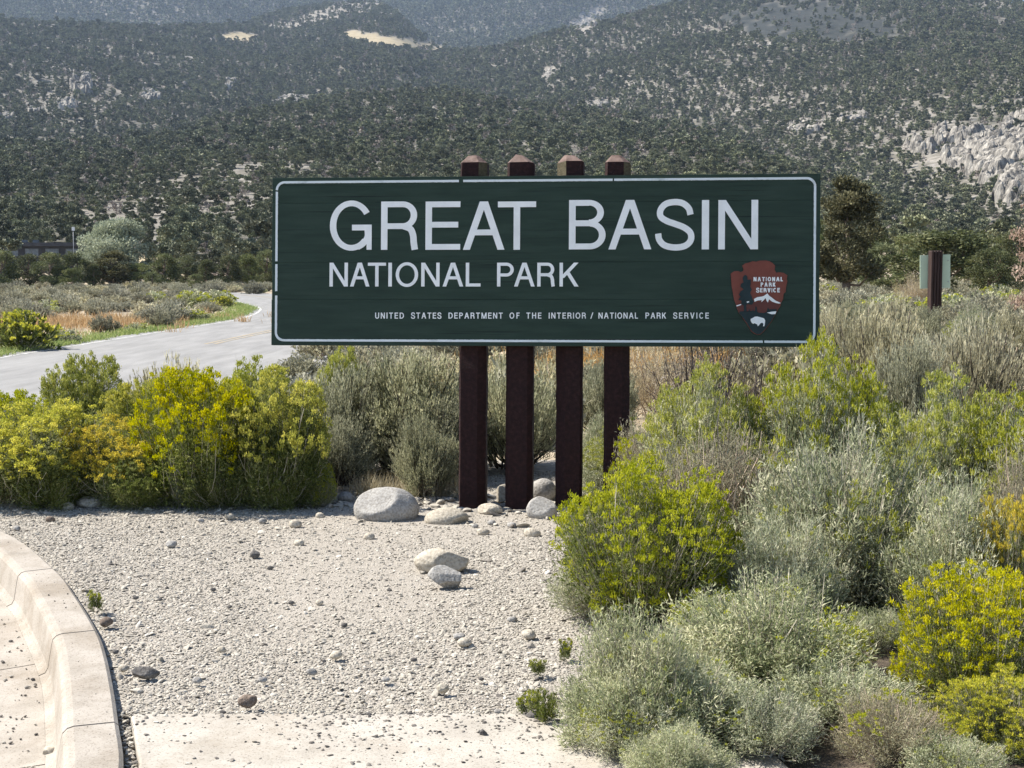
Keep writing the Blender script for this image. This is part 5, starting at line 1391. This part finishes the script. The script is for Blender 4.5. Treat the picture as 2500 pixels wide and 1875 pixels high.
for k in range(2):
    obj("bolt", MB().tube((0.30, 0.060, zp0 + 0.12 + 0.4 * k), (0.30, 0.052, zp0 + 0.12 + 0.4 * k), 0.012, 0.012, 6).mesh("bolt", M['steel']), pan)

# ------------------------------------------------------------------ the park entrance sign
def board_mat():
    m, nt, N, L, B = new_mat("green_board_paint")
    tc = N.new("ShaderNodeTexCoord")
    mp = N.new("ShaderNodeMapping"); mp.inputs["Scale"].default_value = (1.2, 9, 1); L.new(tc.outputs["Object"], mp.inputs[0])
    n1 = N.new("ShaderNodeTexNoise"); n1.inputs["Scale"].default_value = 2.2; n1.inputs["Detail"].default_value = 9; n1.inputs["Roughness"].default_value = 0.6; L.new(mp.outputs[0], n1.inputs["Vector"])
    rp = ramp(N, [(0.25, (0.014, 0.028, 0.019)), (0.5, (0.021, 0.041, 0.028)), (0.75, (0.032, 0.054, 0.039))]); L.new(n1.outputs["Fac"], rp.inputs[0])
    mp2 = N.new("ShaderNodeMapping"); mp2.inputs["Scale"].default_value = (0.8, 60, 1); L.new(tc.outputs["Object"], mp2.inputs[0])
    n2 = N.new("ShaderNodeTexNoise"); n2.inputs["Scale"].default_value = 1.6; n2.inputs["Detail"].default_value = 5; L.new(mp2.outputs[0], n2.inputs["Vector"])
    r2 = ramp(N, [(0.30, (0.25, 0.25, 0.25)), (0.40, (1, 1, 1))]); L.new(n2.outputs["Fac"], r2.inputs[0])
    mx = N.new("ShaderNodeMix"); mx.data_type = 'RGBA'; mx.blend_type = 'MULTIPLY'; mx.inputs[0].default_value = 0.8
    L.new(rp.outputs[0], mx.inputs[6]); L.new(r2.outputs[0], mx.inputs[7]); L.new(mx.outputs[2], B.inputs["Base Color"])
    B.inputs["Roughness"].default_value = 0.6; B.inputs["Specular IOR Level"].default_value = 0.25
    bp = N.new("ShaderNodeBump"); bp.inputs["Strength"].default_value = 0.35; bp.inputs["Distance"].default_value = 0.002
    L.new(n2.outputs["Fac"], bp.inputs["Height"]); L.new(bp.outputs[0], B.inputs["Normal"])
    return m
M['board'] = board_mat()
M['letter'] = noise_mat("letter_white", [(0.3, (0.78, 0.78, 0.75)), (0.6, (0.88, 0.88, 0.85))], 9, 0.6, 0.15, 80)
M['border'] = noise_mat("border_white", [(0.28, (0.42, 0.47, 0.46)), (0.42, (0.70, 0.74, 0.74))], 7, 0.6)
M['post'] = noise_mat("post_stain", [(0.25, (0.010, 0.004, 0.0035)), (0.5, (0.022, 0.008, 0.007)), (0.8, (0.045, 0.017, 0.015))], 5, 0.8, 0.6, 16, stretch=(9, 9, 0.35), dist=0.004)
M['post_top'] = noise_mat("post_top_weathered", [(0.3, (0.085, 0.052, 0.042)), (0.7, (0.21, 0.15, 0.125))], 14, 0.9, 0.5)
M['post_edge'] = noise_mat("post_edge_weathered", [(0.3, (0.05, 0.042, 0.022)), (0.7, (0.12, 0.10, 0.06))], 14, 0.9, 0.5, stretch=(6, 6, 0.5))
M['emblem'] = noise_mat("emblem_brown", [(0.3, (0.16, 0.045, 0.030)), (0.7, (0.21, 0.062, 0.042))], 20, 0.6)
M['emblem_dk'] = noise_mat("emblem_dark_brown", [(0.3, (0.11, 0.035, 0.028)), (0.7, (0.14, 0.045, 0.034))], 20, 0.6)
M['emblem_green'] = noise_mat("emblem_green", [(0.3, (0.015, 0.028, 0.030)), (0.7, (0.022, 0.038, 0.040))], 20, 0.6)

BL = np.array([-1.3612, 7.7109, 0.9055]); BW, BH = 3.05, 0.946
e1 = unit(np.array([3.03700, -0.28126, 0.00616])); e2 = np.array([0.01133, 0.08385, 0.94217]); e2 = unit(e2 - e1 * (e2 @ e1)); e3 = np.cross(e1, e2)
Mx = Matrix(((e1[0], e2[0], e3[0], BL[0]), (e1[1], e2[1], e3[1], BL[1]), (e1[2], e2[2], e3[2], BL[2]), (0, 0, 0, 1)))
sign = obj("park_sign", None, label="large dark green wooden park entrance sign with white lettering on four brown posts", cat="sign")
sign.matrix_world = Mx
def S(u, v):
    """photo pixel on the board's face -> board coordinates in metres"""
    c, s = math.cos(PITCH), math.sin(PITCH)
    a, b = (u - 1250) / F, (937.5 - v) / F
    d = np.array([a, c + b * s, b * c - s]); o_ = np.array([0, 0, EYE])
    t = ((BL - o_) @ e3) / (d @ e3)
    p = o_ + d * t - BL
    return p @ e1, p @ e2
# planks: cracks run along their joints
cuts = [0.0, S(1000, 731)[1], S(800, 641)[1], S(800, 496)[1], BH]
for k in range(4):
    p = obj("plank", MB().box(0 + (0.002 if k % 2 else 0), cuts[k] + 0.0003, -0.045, BW - (0.003 if k == 1 else 0), cuts[k + 1] - 0.0003, -0.0005 * (k % 2)).mesh("plank", M['board']), sign)
    bevel(p, 0.0007, 1)
# border line
def rounded(x0, y0, x1, y1, r, n=8):
    P = []
    for (cx_, cy_, a0) in ((x1 - r, y0 + r, -90), (x1 - r, y1 - r, 0), (x0 + r, y1 - r, 90), (x0 + r, y0 + r, 180)):
        for k in range(n + 1):
            a = R(a0 + 90 * k / n); P.append((cx_ + r * math.cos(a), cy_ + r * math.sin(a)))
    return P
x0, y0 = S(671, 834); x1, y1 = S(1996, 433)
x0, y0, x1, y1 = 0.0205, 0.0215, BW - 0.0225, BH - 0.0195
o_, i_ = rounded(x0, y0, x1, y1, 0.050), rounded(x0 + 0.0125, y0 + 0.0125, x1 - 0.0125, y1 - 0.0125, 0.039)
# the line is worn away in short places
def ring_mesh(o_, i_, breaks):
    def dense(P):
        P = np.array(P + [P[0]]); out = []
        for a, b in zip(P[:-1], P[1:]):
            n = max(1, int(np.linalg.norm(b - a) / 0.01)); out += [a + (b - a) * k / n for k in range(n)]
        return np.array(out)
    n = len(o_)
    Po, Pi = [], []
    for k in range(n):
        a, b = np.array(o_[k]), np.array(o_[(k + 1) % n]); c, d = np.array(i_[k]), np.array(i_[(k + 1) % n])
        m = max(1, int(np.linalg.norm(b - a) / 0.008))
        for t in np.linspace(0, 1, m, endpoint=False): Po.append(a + (b - a) * t); Pi.append(c + (d - c) * t)
    Po, Pi = np.array(Po), np.array(Pi)
    rr_ = np.random.default_rng(3)
    N_ = len(Po); wob = rr_.normal(0, 0.0005, (N_, 1))
    ctr = (Po + Pi) / 2; Pi = ctr + (Pi - ctr) * (1 + rr_.normal(0, 0.06, (N_, 1)))
    mb = MB()
    for k in range(N_):
        c = ctr[k]
        if any(abs(c[0] - bx) < bw and abs(c[1] - by) < bh for bx, by, bw, bh in breaks): continue
        a, b, d, e = Po[k], Po[(k + 1) % N_], Pi[(k + 1) % N_], Pi[k]
        i = len(mb.v)
        mb.v += [(a[0], a[1], 0.003), (b[0], b[1], 0.003), (d[0], d[1], 0.003), (e[0], e[1], 0.003), (a[0], a[1], -0.002), (b[0], b[1], -0.002), (d[0], d[1], -0.002), (e[0], e[1], -0.002)]
        mb.f += [[i, i + 1, i + 2, i + 3], [i + 4, i + 5, i + 1, i], [i + 3, i + 2, i + 6, i + 7]]
    return mb
brk = [(x0 + 0.006, S(672, 640)[1], 0.02, 0.010), (x0 + 0.006, S(672, 714)[1], 0.02, 0.011), (x0 + 0.006, S(672, 463)[1], 0.02, 0.004), (S(1128, 445)[0], y1 - 0.006, 0.012, 0.02), (S(1862, 835)[0], y0 + 0.006, 0.004, 0.02), (S(1500, 440)[0], y1 - 0.006, 0.004, 0.02)]
obj("border_line", ring_mesh(o_, i_, brk).mesh("border_line", M['border']), sign)

# ---- lettering: strokes on a cap height of 1
def arc_rib(cx_, cy_, rx, ry, a0, a1, tx, ty, n=20):
    """ribbon along an ellipse; outer radii rx, ry; thickness tx sideways and ty up and down"""
    out = []
    A = np.radians(np.linspace(a0, a1, n))
    for k in range(n - 1):
        p = [(cx_ + rx * math.cos(A[k]), cy_ + ry * math.sin(A[k])), (cx_ + rx * math.cos(A[k + 1]), cy_ + ry * math.sin(A[k + 1])),
             (cx_ + (rx - tx) * math.cos(A[k + 1]), cy_ + (ry - ty) * math.sin(A[k + 1])), (cx_ + (rx - tx) * math.cos(A[k]), cy_ + (ry - ty) * math.sin(A[k]))]
        out.append(p)
    return out
def path_rib(pts, t, n=6):
    P = smooth_path(pts, n)
    a, b = offset_path(P, t / 2), offset_path(P, -t / 2)
    return [[tuple(a[k]), tuple(a[k + 1]), tuple(b[k + 1]), tuple(b[k])] for k in range(len(P) - 1)]
def bar(x0, y0, x1, y1): return [[(x0, y0), (x1, y0), (x1, y1), (x0, y1)]]
def diag(xa, ya, xb, yb, t): return [[(xa - t / 2, ya), (xa + t / 2, ya), (xb + t / 2, yb), (xb - t / 2, yb)]]
def glyph(c, w, s=0.134, h=0.118):
    """list of strokes; each stroke is a list of quads"""
    if c == 'G': return [arc_rib(w * 0.515, 0.5, w * 0.515, 0.52, 33, 318, s, h, 34), bar(w * 0.53, 0.40, w, 0.40 + h), path_rib([(w * 0.93 - s * 0.25, 0.46), (w * 0.90, 0.27), (w * 0.80, 0.13), (w * 0.66, 0.05)], s * 0.9), bar(w - s * 0.78, 0, w, 0.46)]
    if c == 'R': return [bar(0, 0, s, 1), bar(s * 0.5, 1 - h, w * 0.60, 1), bar(s * 0.5, 0.43, w * 0.62, 0.43 + h), arc_rib(w * 0.58, 0.715, w * 0.38, 0.285, -90, 90, s, h), path_rib([(w * 0.60, 0.49), (w * 0.78, 0.43), (w * 0.855, 0.30), (w * 0.875, 0.14), (w * 0.905, 0.0)], s)]
    if c == 'E': return [bar(0, 0, s, 1), bar(s * 0.5, 1 - h, w, 1), bar(s * 0.5, 0.46, w * 0.94, 0.46 + h), bar(s * 0.5, 0, w, h)]
    if c == 'F': return [bar(0, 0, s, 1), bar(s * 0.5, 1 - h, w, 1), bar(s * 0.5, 0.45, w * 0.9, 0.45 + h)]
    if c == 'L': return [bar(0, 0, s, 1), bar(s * 0.5, 0, w, h)]
    if c == 'A': return [diag(s * 0.52, 0, w / 2 - s * 0.10, 1, s * 1.08), diag(w - s * 0.52, 0, w / 2 + s * 0.10, 1, s * 1.08), bar(w * 0.23, 0.30, w * 0.77, 0.30 + h)]
    if c == 'T': return [bar(0, 1 - h, w, 1), bar(w / 2 - s / 2, 0, w / 2 + s / 2, 1 - h * 0.5)]
    if c == 'I': return [bar(0, 0, w, 1)]
    if c == 'H': return [bar(0, 0, s, 1), bar(w - s, 0, w, 1), bar(s * 0.5, 0.46, w - s * 0.5, 0.46 + h)]
    if c == 'N': return [bar(0, 0, s, 1), bar(w - s, 0, w, 1), diag(s * 0.55, 1, w - s * 0.55, 0, s * 1.15)]
    if c == 'M': return [bar(0, 0, s, 1), bar(w - s, 0, w, 1), diag(s * 0.6, 1, w / 2, 0, s * 1.1), diag(w - s * 0.6, 1, w / 2, 0, s * 1.1)]
    if c == 'V': return [diag(s * 0.55, 1, w / 2, 0, s * 1.08), diag(w - s * 0.55, 1, w / 2, 0, s * 1.08)]
    if c == 'K': return [bar(0, 0, s, 1), diag(s * 0.7, 0.36, w - s * 0.75, 1, s * 1.35), diag(w - s * 0.65, 0, w * 0.42, 0.60, s * 1.25)]
    if c == 'B': return [bar(0, 0, s, 1), bar(s * 0.5, 1 - h, w * 0.55, 1), bar(s * 0.5, 0.47, w * 0.58, 0.47 + h), bar(s * 0.5, 0, w * 0.58, h), arc_rib(w * 0.54, 0.745, w * 0.41, 0.255, -90, 90, s, h * 0.95), arc_rib(w * 0.57, 0.29, w * 0.43, 0.29, -90, 90, s, h)]
    if c == 'P': return [bar(0, 0, s, 1), bar(s * 0.5, 1 - h, w * 0.58, 1), bar(s * 0.5, 0.42, w * 0.58, 0.42 + h), arc_rib(w * 0.56, 0.71, w * 0.44, 0.29, -90, 90, s, h)]
    if c == 'D': return [bar(0, 0, s, 1), bar(s * 0.5, 1 - h, w * 0.45, 1), bar(s * 0.5, 0, w * 0.45, h), arc_rib(w * 0.43, 0.5, w * 0.57, 0.5, -90, 90, s, h, 24)]
    if c == 'O': return [arc_rib(w / 2, 0.5, w / 2, 0.52, 0, 360, s, h, 40)]
    if c == 'C': return [arc_rib(w / 2, 0.5, w / 2, 0.52, 38, 322, s, h, 34)]
    if c == 'U': return [bar(0, 0.34, s, 1), bar(w - s, 0.34, w, 1), arc_rib(w / 2, 0.35, w / 2, 0.37, 180, 360, s, h, 22)]
    if c == 'S': return [path_rib([(w * 0.90, 0.70), (w * 0.85, 0.83), (w * 0.70, 0.93), (w * 0.49, 0.958), (w * 0.26, 0.92), (w * 0.125, 0.80), (w * 0.13, 0.665), (w * 0.29, 0.575), (w * 0.50, 0.515), (w * 0.74, 0.44), (w * 0.90, 0.33), (w * 0.905, 0.18), (w * 0.76, 0.07), (w * 0.50, 0.038), (w * 0.24, 0.08), (w * 0.10, 0.19), (w * 0.065, 0.32)], (s + h) / 2)]
    if c == '/': return [diag(s * 0.5, -0.02, w - s * 0.5, 1.02, s)]
    return []
def stroke_mesh(mb, strokes, x, y, cap, z0=-0.002, z1=0.003):
    for k, st_ in enumerate(strokes):
        zt_ = z1 + 0.0003 * k
        area = 0
        for q in st_:
            P = [(x + p[0] * cap, y + p[1] * cap) for p in q]
            A = sum(P[i][0] * P[(i + 1) % 4][1] - P[(i + 1) % 4][0] * P[i][1] for i in range(4))
            if A < 0: P = P[::-1]
            mb.prism(P, z0, zt_)
# name line: left and right edge of each letter in the photo
def letters(items, vtop, vbot, s, h, z1=0.003):
    for (c, ua, ub) in items:
        xa, ya = S(ua, vbot); xb, _ = S(ub, vbot); _, yt = S(ua, vtop)
        cap = yt - ya
        mb = MB(); stroke_mesh(mb, glyph(c, (xb - xa) / cap, s, h), xa, ya, cap, z1=z1)
        obj("letter", mb.mesh("letter", M['letter']), sign)
k1 = 700 / 2111.0
def cx1(a): return 650 + a * k1
def cx2(a): return 1350 + a * k1
letters([('G', cx1(468), cx1(776)), ('R', cx1(845), cx1(1121)), ('E', cx1(1172), cx1(1428)), ('A', cx1(1449), cx1(1753)), ('T', cx1(1704), cx1(1985))], 350 + 429 * k1, 350 + 784 * k1, 0.134, 0.118)
letters([('B', cx2(117), cx2(387)), ('A', cx2(409), cx2(723)), ('S', cx2(755), cx2(1040)), ('I', cx2(1095), cx2(1148)), ('N', cx2(1216), cx2(1509))], 350 + 418 * k1, 350 + 781 * k1, 0.134, 0.118)
letters([('N', cx1(466), cx1(601)), ('A', cx1(617), cx1(760)), ('T', cx1(748), cx1(881)), ('I', cx1(899), cx1(925)), ('O', cx1(953), cx1(1118)), ('N', cx1(1141), cx1(1276)), ('A', cx1(1299), cx1(1450)), ('L', cx1(1469), cx1(1578)),
         ('P', cx1(1699), cx1(1822)), ('A', cx1(1825), cx1(1976)), ('R', cx1(1995), cx1(2125)), ('K', cx2(48), cx2(189))], 350 + 879 * k1, 350 + 1054 * k1, 0.142, 0.128)
WID = {'I': 0.16, 'M': 0.86, 'O': 0.80, 'N': 0.70, 'A': 0.78, 'D': 0.72, 'T': 0.66, 'S': 0.64, 'E': 0.58, 'R': 0.66, 'P': 0.62, 'U': 0.68, 'H': 0.68, 'F': 0.54, 'L': 0.52, 'K': 0.68, 'V': 0.72, 'C': 0.72, '/': 0.5}
def word(txt, ua, ub, vtop, vbot, mat, name, s=0.16, h=0.15, z0=-0.001, z1=0.002, parent=None):
    xa, ya = S(ua, vbot); xb, _ = S(ub, vbot); cap = S(ua, vtop)[1] - ya
    ws = [WID[c] for c in txt]; gap = 0.0
    tot = (xb - xa) / cap
    gap = (tot - sum(ws)) / max(1, len(txt) - 1)
    f = 1.0
    if gap < 0.10 and len(txt) > 1: f = (tot - 0.10 * (len(txt) - 1)) / sum(ws); gap = 0.10
    mb = MB(); x = 0.0
    for c, w in zip(txt, ws):
        stroke_mesh(mb, glyph(c, w * f, s, h), xa + x * cap, ya, cap, z0, z1); x += w * f + gap
    return obj(name, mb.mesh(name, mat), parent or sign)
vt_, vb_ = 350 + 1246 * k1, 350 + 1290 * k1
for t, a, b in (("UNITED", cx1(802), cx1(1014)), ("STATES", cx1(1067), cx1(1289)), ("DEPARTMENT", cx1(1342), cx1(1741)), ("OF", cx1(1791), cx1(1866)), ("THE", cx1(1915), cx1(2026)), ("INTERIOR", cx1(2080), cx2(242)),
                ("/", cx2(275), cx2(300)), ("NATIONAL", cx2(335), cx2(626)), ("PARK", cx2(681), cx2(833)), ("SERVICE", cx2(886), cx2(1148))):
    word(t, a, b, vt_, vb_, M['letter'], "word")

# ---- arrowhead emblem
k3 = 230 / 1590.0
def E3(a, b): return S(1750 + a * k3, 600 + b * k3)
def flat(pts, z0, z1, mat, name, parent):
    P = [E3(*p) for p in pts]
    A = sum(P[i][0] * P[(i + 1) % len(P)][1] - P[(i + 1) % len(P)][0] * P[i][1] for i in range(len(P)))
    if A < 0: P = P[::-1]
    return obj(name, MB().prism(P, z0, z1).mesh(name, mat), parent)
AR = [(425, 340), (480, 298), (540, 285), (600, 262), (660, 270), (730, 252), (830, 250), (890, 265), (935, 290), (985, 340), (972, 400), (1000, 455), (1060, 448), (1125, 458), (1190, 500), (1178, 560), (1190, 600), (1170, 680), (1160, 780), (1125, 810), (1118, 900), (1085, 960), (1070, 1020), (1030, 1080), (1005, 1140),
      (960, 1205), (930, 1270), (880, 1335), (830, 1400), (790, 1450), (740, 1495), (690, 1505), (640, 1490), (585, 1450), (540, 1380), (500, 1310), (450, 1245), (420, 1190), (370, 1130), (335, 1050), (325, 1000), (290, 910), (270, 790), (250, 690), (240, 560), (235, 470), (290, 432), (350, 428), (405, 445), (445, 425), (450, 385)]
emb = flat(AR, -0.002, 0.006, M['emblem'], "emblem", sign)
flat([(375, 1135), (385, 1110), (450, 1105), (520, 1108), (600, 1100), (680, 1112), (700, 1128), (800, 1135), (850, 1110), (1010, 1112), (995, 1145), (950, 1210), (920, 1270), (872, 1333), (820, 1400), (780, 1447), (735, 1488), (690, 1496), (645, 1480), (592, 1444), (548, 1375), (508, 1305), (458, 1238)], 0.006, 0.0085, M['emblem_green'], "lower_field", emb)
flat([(335, 1030), (430, 1000), (520, 985), (640, 965), (700, 945), (760, 950), (820, 890), (860, 950), (1062, 985), (1040, 1050), (1010, 1105), (850, 1108), (800, 1130), (700, 1122), (600, 1096), (370, 1108)], 0.006, 0.0075, M['emblem_dk'], "dark_hills", emb)
TREE = [(485, 492), (510, 520), (520, 580), (570, 570), (572, 640), (560, 690), (590, 740), (560, 800), (585, 850), (600, 900), (625, 950), (585, 1000), (530, 985), (495, 1000), (500, 1110), (455, 1110), (452, 1010), (410, 985), (415, 930), (360, 915), (400, 860), (370, 830), (400, 770), (450, 740), (395, 690), (405, 645), (450, 620), (432, 550), (455, 510)]
flat(TREE, 0.0085, 0.0105, M['emblem_green'], "tree_emblem", emb)
flat([(650, 1025), (668, 1030), (680, 1115), (640, 1112)], 0.0085, 0.0102, M['emblem_green'], "spruce_emblem", emb)
flat([(610, 1070), (625, 1115), (595, 1115)], 0.0085, 0.0103, M['emblem_green'], "spruce_emblem", emb)
flat([(545, 1065), (562, 1115), (530, 1115)], 0.0085, 0.0104, M['emblem_green'], "spruce_emblem", emb)
flat([(860, 1040), (880, 1075), (1010, 1070), (1000, 1112), (840, 1112), (848, 1075)], 0.0085, 0.0101, M['emblem_green'], "spruce_emblem", emb)
flat([(625, 900), (680, 870), (760, 858), (790, 850), (850, 806), (880, 845), (930, 880), (985, 925), (1078, 968), (1050, 978), (1000, 970), (930, 945), (880, 905), (860, 960), (838, 930), (820, 885), (785, 925), (750, 955), (755, 920), (690, 925), (635, 948)], 0.0075, 0.0100, M['letter'], "snow_mountain", emb)
flat([(325, 1010), (405, 985), (412, 1000), (335, 1026)], 0.0075, 0.0098, M['letter'], "snow_patch", emb)
flat([(500, 945), (540, 935), (545, 955), (510, 968)], 0.0105, 0.0115, M['letter'], "snow_patch", emb)
flat([(842, 1130), (920, 1115), (1002, 1108), (985, 1155), (920, 1158)], 0.0105, 0.0122, M['letter'], "lake", emb)
flat([(600, 1222), (640, 1198), (680, 1196), (730, 1208), (790, 1225), (812, 1255), (810, 1300), (800, 1360), (778, 1362), (785, 1320), (765, 1300), (735, 1310), (715, 1335), (690, 1362), (680, 1330), (655, 1318), (632, 1308), (612, 1320), (585, 1300), (568, 1265), (570, 1235)], 0.0085, 0.0120, M['letter'], "bison", emb)
for t, a, b, c, d in (("NATIONAL", 618, 1112, 530, 602), ("PARK", 738, 990, 622, 692), ("SERVICE", 665, 1062, 714, 788)):
    word(t, 1750 + a * k3, 1750 + b * k3, 600 + c * k3, 600 + d * k3, M['letter'], "emblem_word", 0.24, 0.20, 0.005, 0.0085, emb)

# ---- posts: square timbers with chamfered corners and a pointed weathered top, behind the planks
def post(u0, u1, vtop_edge, vpeak, ch_l, ch_r, seed):
    r_ = np.random.default_rng(seed)
    xa, xb = S(u0, 860)[0], S(u1, 860)[0]
    w = xb - xa
    dpt = 0.145
    yt_, yp_ = S((u0 + u1) / 2, vtop_edge)[1], S((u0 + u1) / 2, vpeak)[1]
    zf, zbk = -0.047, -0.047 - dpt
    c = 0.012
    out = [(xa + ch_l, zf), (xb - ch_r, zf), (xb, zf - ch_r * 1.0), (xb, zbk + c), (xb - c, zbk), (xa + c, zbk), (xa, zbk + c), (xa, zf - ch_l)]
    n = len(out)
    levels = [-1.25] + list(np.linspace(-0.9, yt_, 26))
    V, fq, fm = [], [], []
    for l, yy in enumerate(levels):
        for k, (x, z) in enumerate(out):
            j = 0.0012
            V.append((x + r_.normal(0, j), yy + (r_.normal(0, 0.003) if l == len(levels) - 1 else 0), z + r_.normal(0, j)))
    for l in range(len(levels) - 1):
        for k in range(n):
            fq.append([l * n + k, l * n + (k + 1) % n, (l + 1) * n + (k + 1) % n, (l + 1) * n + k])
            fm.append(1 if (levels[l] > BH and ((k == 0 and False) or (k == 7 and ch_l > 0.03) or (k == 1 and ch_r > 0.035))) else 0)
    cx_, cz_ = (xa + xb) / 2 - 0.012, (zf + zbk) / 2
    base = len(V); fr = 0.36
    for (x, z) in out:
        V.append((cx_ + (x - cx_) * fr + r_.normal(0, 0.003), yp_ + r_.normal(0, 0.002), cz_ + (z - cz_) * fr))
    l = len(levels) - 1
    for k in range(n):
        fq.append([l * n + k, l * n + (k + 1) % n, base + (k + 1) % n, base + k]); fm.append(2)
    top = list(range(base, base + n))
    me = make_mesh("post", V, faces=[f[::-1] for f in fq] + [top[::-1]], mat=M['post'])
    me.materials.append(M['post_edge']); me.materials.append(M['post_top'])
    me.polygons.foreach_set("material_index", np.array(fm + [2], np.int32)); me.update()
    import bmesh
    bm = bmesh.new(); bm.from_mesh(me); bmesh.ops.recalc_face_normals(bm, faces=bm.faces); bm.to_mesh(me); bm.free()
    return obj("post", me, sign)
post(1119, 1183, 392, 373, 0.008, 0.045, 1)
post(1233, 1299, 392, 372, 0.016, 0.030, 2)
post(1355, 1421, 390, 372, 0.055, 0.012, 3)
post(1474, 1537, 391, 371, 0.016, 0.040, 4)

# ------------------------------------------------------------------ haze: one closed box of thin air
hz = bpy.data.materials.new("haze_air"); hz.use_nodes = True
nt = hz.node_tree
for nd in list(nt.nodes):
    if nd.type == 'BSDF_PRINCIPLED': nt.nodes.remove(nd)
pv_ = nt.nodes.new("ShaderNodeVolumePrincipled")
pv_.inputs["Color"].default_value = (0.60, 0.76, 1.0, 1)
pv_.inputs["Density"].default_value = 0.00007
pv_.inputs["Anisotropy"].default_value = 0.2
nt.links.new(pv_.outputs[0], nt.nodes["Material Output"].inputs["Volume"])
ztop_h = float(max(HT.max() + 80, 600))
obj("haze", MB().box(-6100, -6100, -3.0, 6100, 6100, ztop_h).mesh("haze", hz), kind="stuff")
